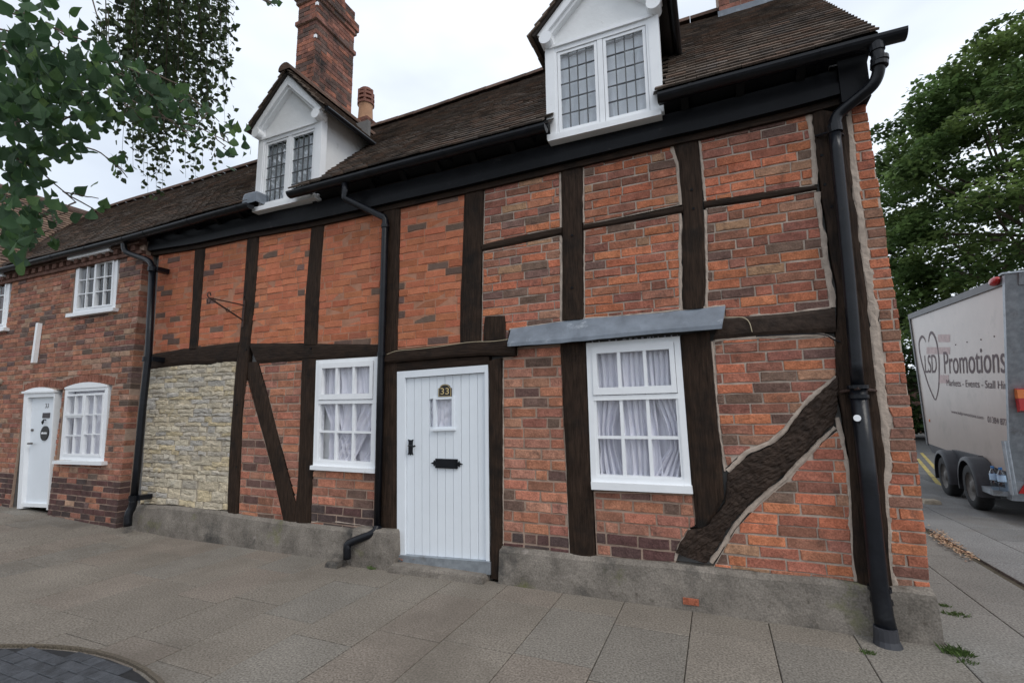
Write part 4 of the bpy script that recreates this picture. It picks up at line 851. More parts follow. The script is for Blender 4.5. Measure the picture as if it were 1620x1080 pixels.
lowp = MB().tube([tuple(f1), tuple(PY(1374, 760, Yp)), tuple(PY(1390.5, 925, Yp-.03)), tuple(PY(1398, 975, Yp-.04)), tuple(PY(1403, 1000, Yp-.06))], [.052, .052, .053, .056, .06], 16).obj('downpipe', MT['iron'], H, smooth=True)
for y_, rr in ((612, .064), (627, .060), (930, .066), (950, .062)):
    q = PY(*(np.interp(y_, [612, 760, 925, 1000], [1357, 1374, 1390.5, 1403]), y_), Yp-.012*(y_ > 900)); collar([(q[0], q[1], q[2]+.012), (q[0], q[1], q[2]-.012)], rr, lowp)
q = PY(1403, 1012, -.16); MB().tube([(q[0], -.155, .10), (q[0], -.155, .03), (q[0]+.003, -.158, -.02)], [.064, .068, .084], 16).obj('drain_socket', MT['mudguard'], lowp)
q = PY(1357, 661, Yp-.053); MB().tube([(q[0]-.003, q[1]-.002, q[2]), (q[0]-.003, q[1]+.006, q[2])], .022, 18).obj('sticker', MT['white'], lowp)
MB().tube([tuple(PY(1330, 620, -.02)), tuple(PY(1357, 614, Yp-.06)), tuple(PY(1386, 618, -.02))], .010, 6).obj('pipe_clip', MT['rustiron'], lowp)
# square pipe beside the door
def square_tube(path, r): 
    m_ = MB(); m_.tube(path, r, 4); return m_
P3 = [PY(546, 290, -.245), PY(545.5, 314, -.225), PY(610, 345, -.065), PY(606, 470, -.065), PY(602, 600, -.065), PY(597, 832, -.065)]
sp = []
for k in range(len(P3)-1): sp += [P3[k]*.97+P3[k+1]*.03, P3[k]*.03+P3[k+1]*.97]
pm = MB().tube([tuple(p) for p in [P3[0]]+sp[1:-1]+[P3[-1]]], .036, 10).obj('downpipe', MT['iron'], H, smooth=True)
P4 = [P3[-1], PY(594, 842, -.10), PY(552, 858, -.20), PY(549, 862, -.21), PY(549, 884, -.21)]
MB().tube(smooth_path([tuple(p) for p in P4], 1), .037, 10).obj('downpipe_shoe', MT['iron'], H, smooth=True)
q = PZ(548, 887, 0); lump('drain_hopper', [(q[0]-.06, -.27), (q[0]+.09, -.27), (q[0]+.09, -.12), (q[0]-.06, -.12)], -.02, .055, 'concrete', H, n=4)
for y_ in (358, 560, 836): q = PY(np.interp(y_, [345, 470, 600, 832], [610, 606, 602, 597]), y_, -.065); collar([(q[0], q[1], q[2]+.018), (q[0], q[1], q[2]-.018)], .044, pm)
# left pipe at the junction with the brick cottage
Yc = -.17
P5 = [PY(196, 386, -.245), PY(197, 398, -.24), PY(212, 404, -.20), PY(238, 412, Yc), PY(241, 425, Yc)]
dp(P5, .036)
P6 = [PY(241.5, 420, Yc), PY(235, 560, Yc), PY(225, 650, Yc), PY(217, 740, Yc), PY(211.5, 790, Yc)]
pl_ = MB().tube([tuple(p) for p in P6], .042, 14).obj('downpipe', MT['iron'], H, smooth=True)
MB().tube(smooth_path([tuple(P6[-1]), tuple(PY(209, 803, Yc)), tuple(PY(203, 812, Yc-.03)), tuple(PY(202, 832, Yc-.03))], 1), .045, 12).obj('downpipe_shoe', MT['iron'], H, smooth=True)
for q in ((241, 426), (233, 568), (211.5, 787)): c = PY(*q, Yc); collar([(c[0], c[1], c[2]+.03), (c[0], c[1], c[2]-.03)], .054, pl_); MB().box(c[0]+.01, c[0]+.10, -.16, -.01, c[2]-.03, c[2]+.03).obj('pipe_bracket', MT['iron'], pl_)
# ---- chimneys
def stack(name, x0, x1, y0, y1, z0, z1, bands, seed, label=None):
    C_ = MB().box(x0+.006, x1-.006, y0+.006, y1-.006, z0, z1).obj(name, MT['mortar_pink'], H); m_ = MB(); z = z0; r = 0
    while z < z1-.02:
        e = max([b[2] for b in bands if b[0] <= z < b[1]] or [0]); dk = .55+.45*min(1, max(0, (z-z0)/(z1-z0)*1.4))
        if e: MB().box(x0-e+.006, x1+e-.006, y0-e+.006, y1+e-.006, z, z+.074).obj('corbel_bed', MT['mortar_pink'], C_)
        X0_, X1_, Y0_, Y1_ = x0-e, x1+e, y0-e, y1+e
        for face in range(2):
            L = (X1_-X0_) if face == 0 else (Y1_-Y0_); s = -.12 if (r+face) % 2 else 0
            while s < L:
                a, b = max(s, 0)+.004, min(s+.24, L)-.004
                if b-a > .03:
                    t = shade(random.choice([(.36, .15, .10), (.30, .135, .10), (.24, .12, .095), (.15, .10, .085)]), rnd(.8, 1.15)); p = rnd(-.003, .003)
                    if face == 0: m_.add([(X0_+a, Y0_+p, z+.005), (X0_+b, Y0_+p, z+.005), (X0_+b, Y0_+p, z+.069), (X0_+a, Y0_+p, z+.069), (X0_+a, Y0_+.03, z+.005), (X0_+b, Y0_+.03, z+.005), (X0_+b, Y0_+.03, z+.069), (X0_+a, Y0_+.03, z+.069)], [(0, 1, 2, 3), (0, 4, 5, 1), (1, 5, 6, 2), (2, 6, 7, 3), (3, 7, 4, 0)], t)
                    else: m_.add([(X1_+p, Y0_+a, z+.005), (X1_+p, Y0_+b, z+.005), (X1_+p, Y0_+b, z+.069), (X1_+p, Y0_+a, z+.069), (X1_-.03, Y0_+a, z+.005), (X1_-.03, Y0_+b, z+.005), (X1_-.03, Y0_+b, z+.069), (X1_-.03, Y0_+a, z+.069)], [(0, 1, 2, 3), (0, 4, 5, 1), (1, 5, 6, 2), (2, 6, 7, 3), (3, 7, 4, 0)], t)
                s += .24
        z += .074; r += 1
    m_.obj('chimney_brick', MT['brick_far'], C_, kind='stuff'); return C_
ch = stack('chimney', -5.69, -5.30, .88, 1.71, 4.9, 8.25, [(7.45, 7.53, .03), (7.80, 7.88, .03), (7.88, 8.06, .055)], 1)
for yy in (1.1, 1.5): MB().tube([(-5.5, yy, 8.22), (-5.5, yy, 8.30), (-5.5, yy, 8.7), (-5.5, yy, 8.72)], [.14, .125, .11, .125], 14).obj('chimney_pot', MT['terracotta'], ch, smooth=True)
for z in (7.18, 7.74): MB().box(-5.30-.03, -5.30+.012, .872, .90, z, z+.05).obj('cable_clip', MT['white'], ch)
c2 = stack('chimney', .34, 1.00, 1.68, 2.3, 5.9, 7.4, [(7.1, 7.3, .04)], 2)
MB().add([(.325, 1.668, 5.95), (1.01, 1.668, 5.95), (1.01, 1.668, 6.20), (.325, 1.668, 6.20)], [(0, 1, 2, 3)]).obj('chimney_flashing', MT['lead'], c2)
sb = stack('chimney', -5.72, -5.34, 2.14, 2.5, 5.7, 6.62, [], 3)
pc_ = (-5.53, 2.32); m_ = MB().tube([(pc_[0], pc_[1], z) for z in (6.60, 6.66, 6.95, 7.0)], [.15, .135, .122, .135], 18); m_.obj('chimney_pot', MT['terracotta'], sb, smooth=True)
m_ = MB()
for z, r_ in ((7.0, .150), (7.085, .150), (7.17, .146), (7.25, .125)): m_.tube([(pc_[0], pc_[1], z), (pc_[0], pc_[1], z+.045)], [r_, r_], 18)
m_.tube([(pc_[0], pc_[1], z) for z in (7.27, 7.32, 7.35, 7.36)], [.125, .10, .05, .01], 18)
for k in range(6): a = k*math.pi/3; m_.box(pc_[0]+.125*math.cos(a)-.02, pc_[0]+.125*math.cos(a)+.02, pc_[1]+.125*math.sin(a)-.02, pc_[1]+.125*math.sin(a)+.02, 7.0, 7.28)
m_.obj('pot_cowl', MT['terracotta_red'], sb)
# ---- wrought iron sign bracket on the post
BX = PY(386, 490, -.02)[0]; zt_ = PY(385, 483, -.02)[2]; zl = PY(385, 507, -.02)[2]; yo = PX(331, 471, BX)[1]; zo = PX(331, 471, BX)[2]
m_ = MB().tube([(BX, -.015, zt_), (BX, yo, zo)], .008, 8); m_.tube([(BX, -.015, zl), (BX, yo, zo)], .010, 8); m_.tube([(BX, -.015, zt_-.04), (BX, yo*.45, (zl+zo)/2-.02)], .005, 6)
for s in (1, -1): m_.tube([(BX, yo-.004-.03*math.sin(a)*.6, zo+s*(.035-.03*math.cos(a))) for a in [i*.5 for i in range(11)]], .007, 6)
m_.tube([(BX, yo*.5-.02*math.sin(a), zo-.10+.02*math.cos(a)) for a in [i*.6 for i in range(10)]], .006, 6); m_.box(BX-.015, BX+.015, -.03, -.012, zl-.08, zt_+.06)
tag(m_.obj('sign_bracket', MT['rustiron'], None), 'empty wrought iron sign bracket with scrolls projecting from the oak post', 'sign bracket')
# ------------------------------------------------------------------ brick cottage next door
YC = -.12
K = thing('brick_cottage', (-9.3, YC, gz(-9.3)), 'plain brick cottage adjoining the timber framed house, with white painted door and small paned windows', 'house')
CX0, CX1 = -11.45, -7.235
qx = lambda x, y: PY(x, y, YC)
uw = quad((120.5, 416), (186, 406), (181.5, 487), (114, 496), YC); lw_ = quad((102.5, 613), (170.5, 609), (163.5, 729), (93, 727), YC); cdq = quad((39, 619), (88, 617), (75.5, 806), (27.5, 804), YC); uw2 = quad((-45, 446), (16, 436), (9, 518), (-53, 530), YC)
holes = [hole(q, 0) for q in (uw, lw_, cdq, uw2)]
hd = holes[2]; holes[2] = (hd[0], hd[1], .0, hd[3]); hc = [(a-.001, b+.001, max(c, .05), d+.001) for a, b, c, d in holes]
core = MB(); wall_holes(core, CX0, CX1-.006, .05, 3.95, YC+.04, YC+.26, hc); core.box(CX0, CX1-.006, 3.4, 3.6, .05, 3.95); core.box(CX0, CX0+.2, YC+.26, 3.4, .05, 3.95); core.box(CX1-.2, CX1-.01, YC+.26, 3.4, .05, 3.95); core.box(CX0, CX1-.01, YC+.26, 3.4, 2.3, 2.36)
core.obj('wall_core', MT['dark'], K)
wl = MB(); wall_holes(wl, CX0, CX1-.005, .0, 3.80, YC+.007, YC+.045, [(a, b, c, d) for a, b, c, d in hc]); wl.box(CX1-.045, CX1-.005, YC+.045, .02, 0, 3.8); wp = wl.obj('brick_wall', MT['mortar_pink'], K)
arch = []
def soldier(x0, x1, z, rise, hgt=.115):
    n = int((x1-x0)/.078)
    for i in range(n):
        u = (i+.5)/n; x = x0+(x1-x0)*u; zz = z+rise*(1-(2*u-1)**2); tl = (u-.5)*.22; w_ = .034
        arch.append(([(x-w_, zz+.004), (x+w_, zz+.004+rise*.2*(0.5-u)), (x+w_+tl*.06, zz+hgt), (x-w_+tl*.06, zz+hgt)], shade((.27, .12, .085), rnd(.75, 1.2)), YC-.001, .03))
soldier(holes[1][0]-.06, holes[1][1]+.06, holes[1][3]-.012, .06); soldier(holes[2][0]-.05, holes[2][1]+.05, holes[2][3]-.012, .06)
ah = [(min(p[0] for q in arch for p in q[0])*0+x0, x1, z0, z1) for x0, x1, z0, z1 in ((holes[1][0]-.08, holes[1][1]+.08, holes[1][3]-.02, holes[1][3]+.16), (holes[2][0]-.07, holes[2][1]+.07, holes[2][3]-.02, holes[2][3]+.16))]
cb = lay([(CX0, .0), (CX1, .0), (CX1, 3.70), (CX0, 3.70)], 'cottage', .0755, bl=.235, Y=YC, dark_base=.62, phase=.01, deep_x=CX1, holes=[(a-.002, b+.002, c-.002, d+.002) for a, b, c, d in holes]+ah)
emit_bricks([(cb+arch, wp)], K, 300, mat='brick')
dn = MB(); x = CX0                              # dentil course under the eaves
while x < CX1-.05: dn.box(x, x+.1, YC-.055, YC+.03, 3.755, 3.83, shade((.16, .09, .07), rnd(.7, 1.2))); x += .2
dn.box(CX0, CX1, YC-.03, YC+.03, 3.70, 3.752, (.16, .09, .07)); dn.box(CX0, CX1, YC-.07, YC+.03, 3.832, 3.93, (.12, .075, .06)); dn.obj('dentil_course', MT['brick'], K)
# windows
def small_window(Q, hood, sill, lay_):
    f_ = MB(); ring(f_, Q, 0, 1, 0, 1, .07, .06, YC+.008, YC+.09); W = f_.obj('window', MT['white'], K)
    for (u0, u1, v0, v1, nc, nr, yo) in lay_:
        c = MB(); ring(c, Q, u0, u1, v0, v1, .028, .026, YC+.0+yo, YC+.05); cs = c.obj('casement', MT['white'], W)
        a0, a1, b0, b1 = u0+.028, u1-.028, v0+.026, v1-.026
        for i in range(1, nc): u = a0+(a1-a0)*i/nc; qobj('glazing_bar', Q, u-.009, u+.009, b0, b1, YC+.006+yo, YC+.04, 'white', W)
        for j in range(1, nr): v = b0+(b1-b0)*j/nr; qobj('glazing_bar', Q, a0, a1, v-.008, v+.008, YC+.008+yo, YC+.038, 'white', W)
        for i in range(nc):
            for j in range(nr): pane(Q, a0+(a1-a0)*i/nc+.010, a0+(a1-a0)*(i+1)/nc-.010, b0+(b1-b0)*j/nr+.008, b0+(b1-b0)*(j+1)/nr-.008, YC+.026, W, 'glass', wob=.002)
    qobj('sill', sill, 0, 1, 0, 1, YC-.07, YC+.05, 'white', W)
    if hood: qobj('hood', hood, 0, 1, 0, 1, YC-.09, YC+.05, 'white', W)
    return W
small_window(uw, quad((110, 404), (176, 389.5), (176.5, 397), (110, 412), YC-.06), quad((108, 497), (183, 487), (182, 492), (107, 502.5), YC-.04), [(.07, .5, .06, .94, 2, 3, 0), (.5, .93, .06, .94, 2, 3, -.006)])
small_window(uw2, quad((-50, 440), (7, 428), (7.5, 437), (-50, 449), YC-.06), quad((-58, 530), (10, 518), (9, 523), (-58, 536), YC-.04), [(.07, .5, .06, .94, 2, 3, 0), (.5, .93, .06, .94, 2, 3, -.006)])
W3 = small_window(lw_, None, quad((87, 728), (165, 729.5), (164, 735.5), (86, 733), YC-.04), [(.07, .5, .10, .40, 2, 1, -.012), (.07, .5, .40, .94, 2, 2, 0), (.5, .93, .10, .94, 2, 3, -.003)])
def arch_head(Q, nm, parent, y0, rise):
    a, b = Q(0, 0), Q(1, 0); n = 14; pl = [(a[0], a[1]-.02), (b[0], b[1]-.02)]+[(b[0]+(a[0]-b[0])*i/n, b[1]+(a[1]-b[1])*i/n+rise*(1-(2*i/n-1)**2)) for i in range(n+1)]
    MB().prism(ccw(pl), y0, YC+.06).obj(nm, MT['white'], parent)
arch_head(lw_, 'arched_head', W3, YC-.004, .06)
p = holes[1]; curtain('net_curtain', 'thin net curtain behind the lower window of the brick cottage', p[0], p[1], p[2], p[3], YC+.11, folds=9, amp=.014, seed=31)
# door
f_ = MB(); qb(f_, cdq, 0, .13, 0, 1, YC-.006, YC+.1); qb(f_, cdq, .97, 1, 0, 1, YC-.006, YC+.1); qb(f_, cdq, .13, .97, 0, .055, YC-.004, YC+.1); cd_ = f_.obj('door', MT['white'], K); arch_head(cdq, 'arched_head', cd_, YC-.010, .055)
qobj('head_shelf', cdq, -.02, 1.02, .0, .018, YC-.03, YC+.05, 'white', cd_)
qobj('door_leaf', cdq, .13, .97, .055, .985, YC+.05, YC+.09, 'door', cd_); qobj('weather_board', cdq, .14, .97, .955, .985, YC+.015, YC+.06, 'white', cd_)
lf = lambda x, y: PY(x, y, YC+.048); c = lf(71.5, 685)
MB().tube([(c[0], YC+.051, c[2]), (c[0], YC+.036, c[2])], .108, 28).obj('round_sign', MT['blackprint'], cd_)
q = c; m_ = MB()
for k, wd in enumerate((.022, .028, .018, .024, .020, .026, .022)): m_.box(q[0]-.078+k*.0225, q[0]-.078+k*.0225+wd*.72, YC+.0335, YC+.0355, q[2]-.012, q[2]+.012+.006*(k % 2))
m_.obj('sign_lettering', MT['white'], cd_)
c = lf(73.5, 657); MB().box(c[0]-.095, c[0]+.095, YC+.040, YC+.051, c[2]-.036, c[2]+.04).obj('plaque', MT['print'], cd_)
c = lf(72, 667); MB().tube([(c[0], YC+.05, c[2]+.03), (c[0], YC+.02, c[2]+.03), (c[0]+.02, YC+.015, c[2]), (c[0], YC+.015, c[2]-.03), (c[0]-.02, YC+.015, c[2]), (c[0], YC+.02, c[2]+.025)], .009, 8).obj('door_knocker', MT['iron'], cd_)
c = lf(74.5, 641.5); text_on('house_number', '33', (c[0]-.05, YC+.047, c[2]-.032), (.10, 0, 0), (0, 0, .065), 'print', cd_)
c = lf(52.5, 701); MB().tube([(c[0]-.03, YC+.05, c[2]), (c[0]-.03, YC+.0, c[2]), (c[0]+.06, YC+.0, c[2])], .013, 8).obj('door_handle', MT['rim'], cd_); c = lf(52, 680); MB().tube([(c[0], YC+.05, c[2]), (c[0], YC+.03, c[2])], .02, 10).obj('door_lock', MT['rim'], cd_)
# white strip on the wall
a, b = PY(64, 512, YC), PY(58, 574, YC); MB().box(b[0]-.03, b[0]+.03, YC-.06, YC-.004, b[2], a[2]).obj('white_batten', MT['white'], K)
c = PY(1.5, 604, YC); MB().tube([(c[0], YC+.0, c[2]), (c[0], YC-.05, c[2])], .05, 12).obj('vent', MT['stonebed'], K)
# roof of the cottage and of its cross wing
kr = roof_sheet('roof', -13.0, HX0-.004, K, n=20); roof_tiles(-13.0, HX0-.004, lambda xm, Y, a, b: (Y-YE)/(YR-YE) < (-11.0-xm)/2.2, kr, 200)
X = -13.0
while X < HX0-.3:
    p = rp(X, 1); n = 9; vs = []
    for xx in (X, X+.31): vs += [(xx, p.y+.13*math.cos(math.pi*i/8), rp(xx, 1).z-.035+.115*math.sin(math.pi*i/8)) for i in range(n)]
    MB().add(vs, [(i, i+1, n+i+1, n+i) for i in range(n-1)], shade((.12, .078, .062), rnd(.7, 1.3))).obj('ridge_tile', MT['tile'], kr); X += .315
gutter(-11.3, HX0-.002, K); MB().box(-11.4, HX0-.01, -.19, .05, 3.90, 3.97).obj('soffit', MT['black'], K)
wg = thing('cross_wing', (-13.3, .5, gz(-13.3)), 'brick cross wing with an orange tiled roof rising behind the cottage eaves', 'house')
wx, wz, hwid = -13.25, 6.10, 2.15
m_ = MB(); m_.prism([(wx-hwid+.2, .05), (wx+hwid-.25, .05), (wx+hwid-.25, 4.0), (wx, 6.0), (wx-hwid+.2, 4.0)], -.10, 5.5); m_.obj('brick_wall', MT['brick_far'], wg).data.attributes['tone'].data.foreach_set('color', [.27, .12, .08, 1]*10)
tl = MB(); sh = MB(); Lw = math.hypot(hwid, wz-3.95)
for s in (1, -1):
    sv = Vector((-s*hwid/Lw, 0, (wz-3.95)/Lw)); nv = Vector((s*(wz-3.95)/Lw, 0, hwid/Lw)); e0 = Vector((wx+s*hwid, 0, 3.95)); sh.add([tuple(e0+Vector((0, -.35, 0))), tuple(e0+sv*Lw+Vector((0, -.35, 0))), tuple(e0+sv*Lw+Vector((0, 5.6, 0))), tuple(e0+Vector((0, 5.6, 0)))], [(0, 1, 2, 3) if s > 0 else (3, 2, 1, 0)])
    if s > 0:
        for i in range(29):
            a = i*.1; y = -.36-(.08 if i % 2 else 0)
            while y < 2.2:
                lo = e0+sv*a+nv*(.03+rnd(0, .006)); hi = e0+sv*min(Lw, a+.15)+nv*.01; c = [lo+Vector((0, y, 0)), lo+Vector((0, y+.162, 0)), hi+Vector((0, y+.162, 0)), hi+Vector((0, y, 0))]
                tl.hexa([tuple(v) for v in c]+[tuple(v-nv*.013) for v in c], shade(random.choice([(.17, .115, .085), (.145, .10, .08), (.19, .13, .095)]), rnd(.8, 1.2))); y += .165
wr = sh.obj('roof', MT['underlay'], wg); tl.obj('roof_tile', MT['tile'], wr, kind='stuff')
MB().tube([(wx, -.36, wz), (wx, 5.6, wz)], .10, 12, (.13, .09, .075)).obj('ridge', MT['tile'], wr)
# ------------------------------------------------------------------ box trailer
p0 = PZ(1540, 803); td = np.array([.10, 1, 0]); td /= np.linalg.norm(td); tn = np.array([-td[1], td[0], 0])      # tn points to the house
OB = -.20                                     # body side lies inside the wheels
def TS(x, y, o=OB):
    b = p0+tn*o; r = ray(x, y); t = (b-CAM)@tn/(r@tn); p = CAM+r*t; return ((p-b)@td, p[2])
def TP(s, z, o=OB): v = p0+td*s+tn*o; return (float(v[0]), float(v[1]), float(z))
TR = thing('box_trailer', tuple(TP(0, 0, -1.2)), 'grey sided box trailer with a heart logo and Promotions lettering, parked beside the kerb', 'trailer')
FT, FBm, RT, RBm = TS(1440, 504), TS(1468, 701), TS(1591, 449), TS(1600, 748)
RS = lambda z: RT[0]+(RBm[0]-RT[0])*(RT[1]-z)/(RT[1]-RBm[1])
def slabp(poly, o0, o1, name, mat, parent=TR, **k):
    n = len(poly); vs = [TP(s, z, o0) for s, z in poly]+[TP(s, z, o1) for s, z in poly]
    return MB().add(vs, [tuple(range(n)), tuple(range(2*n-1, n-1, -1))]+[(i, i+n, (i+1) % n+n, (i+1) % n) for i in range(n)]).obj(name, MT[mat], parent, **k)
WID = 2.0
body = slabp([FT, FBm, RBm, RT], OB, OB-WID, 'body', 'panel')
slabp([(FT[0]+.02, FT[1]+.09), (FT[0]+.02, FT[1]-.01), (RT[0], RT[1]-.01), (RT[0], RT[1]+.09)], OB+.03, OB-WID-.03, 'roof_trim', 'trim')
slabp([(FT[0]+.03, FT[1]), (FBm[0]+.03, FBm[1]-.03), (FBm[0]-.05, FBm[1]-.03), (FT[0]-.05, FT[1])], OB+.02, OB-WID-.02, 'front_trim', 'trim')
slabp([(FBm[0]+.02, FBm[1]+.0), (FBm[0]-.25, FBm[1]-.16), (RBm[0], RBm[1]-.10), (RBm[0], RBm[1])], OB+.004, OB-WID+.004, 'skirt', 'mudguard')
slabp([(FBm[0]+.5, .72), (FBm[0]+.5, .60), (-1.4, .40), (-1.4, .52)], OB-.3, OB-.5, 'chassis_rail', 'trim')
slabp([(FBm[0]+1.0, .78), (FBm[0]+1.0, .62), (FBm[0]-.1, .62), (FBm[0]-.1, .78)], OB-.7, OB-1.1, 'drawbar', 'mudguard')
# rear frame
zt, zbm = RT[1]+.12, .27
rsp = lambda z, a: RS(z)+a
post = slabp([(RS(zt)+.0, zt), (RS(zbm)+.0, zbm), (RS(zbm)-.07, zbm), (RS(zt)-.07, zt)], OB+.03, OB-.09, 'rear_post', 'galv')
slabp([(RS(zt)+.02, zt), (RS(zt)+.02, zt-.02), (RS(zt)-.10, zt-.02), (RS(zt)-.10, zt+.0)], OB+.06, OB-WID, 'rear_cap', 'galv')
slabp([(RS(zt)+.0, zt-.02), (RS(zt-.16)+.0, zt-.16), (RS(zt-.16)-.085, zt-.16), (RS(zt)-.085, zt-.02)], OB-.09, OB-WID, 'rear_header', 'galv')
slabp([(RS(zt-.16)-.02, zt-.16), (RS(.5)-.02, .5), (RS(.5)-.05, .5), (RS(zt-.16)-.05, zt-.16)], OB-.09, OB-.30, 'rear_side_panel', 'galv')
slabp([(RS(zt-.16)-.03, zt-.16), (RS(.5)-.03, .5), (RS(.5)-.08, .5), (RS(zt-.16)-.08, zt-.16)], OB-.30, OB-.36, 'door_channel', 'galv')
dr = slabp([(RS(zt-.16)-.005, zt-.16), (RS(.5)-.005, .5), (RS(.5)-.03, .5), (RS(zt-.16)-.03, zt-.16)], OB-.36, OB-WID+.1, 'roller_door', 'white')
z = .6
while z < zt-.25: slabp([(RS(z+.09)-.028, z+.09), (RS(z)-.028, z), (RS(z)-.042, z), (RS(z+.09)-.042, z+.09)], OB-.362, OB-WID+.12, 'door_slat', 'white', dr); z += .105
slabp([(RS(.4)+.05, .50), (RS(.3)+.05, .26), (RS(.3)-.12, .26), (RS(.4)-.12, .50)], OB+.04, OB-WID, 'rear_sill', 'galv')
def blob(c, r, name, mat, parent=TR, n=10):
    vs = []; fs = []
    for i in range(n+1):
        a = math.pi*i/n
        for j in range(12): b = 2*math.pi*j/12; v = np.array(c)+td*r[0]*math.sin(a)*math.cos(b)+tn*r[1]*math.sin(a)*math.sin(b)+np.array([0, 0, r[2]*math.cos(a)]); vs.append(tuple(v))
    for i in range(n):
        for j in range(12): fs.append((i*12+j, (i+1)*12+j, (i+1)*12+(j+1) % 12, i*12+(j+1) % 12))
    return MB().add(vs, fs).obj(name, MT[mat], parent, smooth=True)
s_, z_ = TS(1577, 445, OB+.03); blob(TP(s_, z_, OB+.05), (.13, .05, .055), 'marker_lamp', 'redlens')
zz = TS(1600, 634, OB)[1]; sr = RS(zz)-.10
lampb = slabp([(sr+.01, zz+.16), (sr+.01, zz-.14), (sr-.09, zz-.12), (sr-.09, zz+.14)], OB-.03, OB-.30, 'tail_lamp', 'redlens')
slabp([(sr+.005, zz+.155), (sr+.005, zz+.03), (sr-.094, zz+.03), (sr-.094, zz+.136)], OB-.026, OB-.305, 'indicator_lens', 'orangelens', lampb)
zz = .42; sr = RS(zz)-.125
MB().add([TP(sr, zz-.06, OB-.02), TP(sr, zz-.06, OB-.24), TP(sr, zz+.14, OB-.13), TP(sr+.02, zz-.06, OB-.02), TP(sr+.02, zz-.06, OB-.24), TP(sr+.02, zz+.14, OB-.13)], [(0, 1, 2), (5, 4, 3), (0, 3, 4, 1), (1, 4, 5, 2), (2, 5, 3, 0)]).obj('reflector', MT['redlens'], TR)
# ledge behind the wheels with its prop
lg = [TS(1545, 763, 0), TS(1601, 795, 0)]; zl_ = (lg[0][1]+lg[1][1])/2+.02; sl0, sl1 = lg[0][0], RS(.3)-.05
slabp([(sl0, zl_), (sl0, zl_-.07), (sl1, zl_-.07), (sl1, zl_)], -.01, OB-.1, 'side_step', 'galv')
slabp([(sl0, RBm[1]-.05), (sl0, zl_-.002), (sl1, zl_-.002), (sl1, RBm[1]-.05)], OB-.02, OB-.1, 'step_back', 'mudguard')
a, b = TS(1587, 697, -.08), TS(1599, 768, -.08)
for k in (0, .05): MB().tube([TP(a[0]+k, a[1], -.08-k), TP(b[0]+k, zl_, -.08-k)], .020, 8).obj('support_leg', MT['galv'], TR)
# wheels and mudguards
for cxp in ((1497, 776), (1540, 803)):
    s = TS(*cxp, 0)[0]; rw = .325; wz_ = .325-.02
    tyre = MB()
    prof = [(rw*.62, .0), (rw*.9, .005), (rw, -.03), (rw, -.15), (rw*.9, -.18), (rw*.62, -.18)]; n = 32; vs = []; fs = []
    for i in range(n):
        a = 2*math.pi*i/n; vs += [TP(s+r*math.cos(a), wz_+r*math.sin(a), o) for r, o in prof]
    for i in range(n):
        for j in range(5): fs.append((i*6+j, i*6+j+1, ((i+1) % n)*6+j+1, ((i+1) % n)*6+j))
    wh = tyre.add(vs, fs).obj('wheel', MT['rubber'], TR, smooth=True); vs = []; fs = []
    prof = [(rw*.63, -.004), (rw*.58, -.03), (rw*.30, -.045), (rw*.22, -.012), (.001, -.010)]
    for i in range(n):
        a = 2*math.pi*i/n; vs += [TP(s+r*math.cos(a), wz_+r*math.sin(a), o) for r, o in prof]
    for i in range(n):
        for j in range(4): fs.append((i*5+j, i*5+j+1, ((i+1) % n)*5+j+1, ((i+1) % n)*5+j))
    MB().add(vs, fs).obj('rim', MT['rim'], wh, smooth=True)
    vs = []; fs = []; n = 20; R0 = .415
    for i in range(n+1):
        a = R(-12)+R(204)*i/n; rr = R0 if 0 < i < n else R0+.01
        vs += [TP(s+(rr-.05)*math.cos(a), wz_+(rr-.05)*math.sin(a), .035), TP(s+rr*math.cos(a), wz_+rr*math.sin(a), .03), TP(s+(rr+.012)*math.cos(a), wz_+(rr+.012)*math.sin(a), .0), TP(s+(rr+.012)*math.cos(a), wz_+(rr+.012)*math.sin(a), OB+.01)]
    for i in range(n):
        for j in range(3): fs.append((i*4+j, i*4+j+1, (i+1)*4+j+1, (i+1)*4+j))
    MB().add(vs, fs).obj('mudguard', MT['mudguard'], TR, smooth=True)
slabp([(TS(1497, 776, 0)[0]-.02, .74), (TS(1497, 776, 0)[0]-.30, .3), (TS(1540, 803, 0)[0]+.30, .3), (TS(1540, 803, 0)[0]+.02, .74)], OB+.06, OB+.005, 'wheel_arch', 'mudguard')
# lettering
OL = OB+.004
def L3(px): s, z = TS(*px, OB); return np.array(TP(s, z, OL))
def tr_text(nm, txt, bl, br, tl_, mat='maroon'): o_ = L3(bl); text_on(nm, txt, o_, L3(br)-o_, L3(tl_)-o_, mat, body)
tr_text('lettering', 'LSD', (1464, 590), (1482.5, 590), (1462.5, 562)); tr_text('lettering', 'Promotions', (1494.5, 591), (1592.5, 590), (1492.5, 556.5))
tr_text('lettering', 'Markets - Events - Stall Hire', (1498, 610), (1599, 616), (1497.5, 600)); tr_text('lettering', 'www.lsdpromotions.com', (1505.5, 654.5), (1556, 665), (1505.2, 648)); tr_text('lettering', '01384 8773', (1563, 667.5), (1598, 674), (1562.5, 658))
hp_ = [(1464.5, 541), (1463, 535), (1458.5, 531), (1454.5, 538), (1453.7, 548), (1457, 569), (1466, 601), (1474, 622), (1480, 634), (1482.5, 627), (1485.3, 612), (1486, 594), (1485.5, 561), (1481.5, 539), (1477.5, 529), (1473.5, 525), (1470.5, 529), (1469, 541)]
pts = smooth_path([tuple(L3(p)) for p in hp_], 2); n = len(pts); vs = []
for i, p in enumerate(pts):
    d = (pts[min(n-1, i+1)]-pts[max(0, i-1)]).normalized(); nn_ = d.cross(Vector(tuple(tn))); wd = .010+.020*math.sin(math.pi*((i/n*2) % 1))
    vs += [tuple(p+nn_*wd), tuple(p-nn_*wd)]
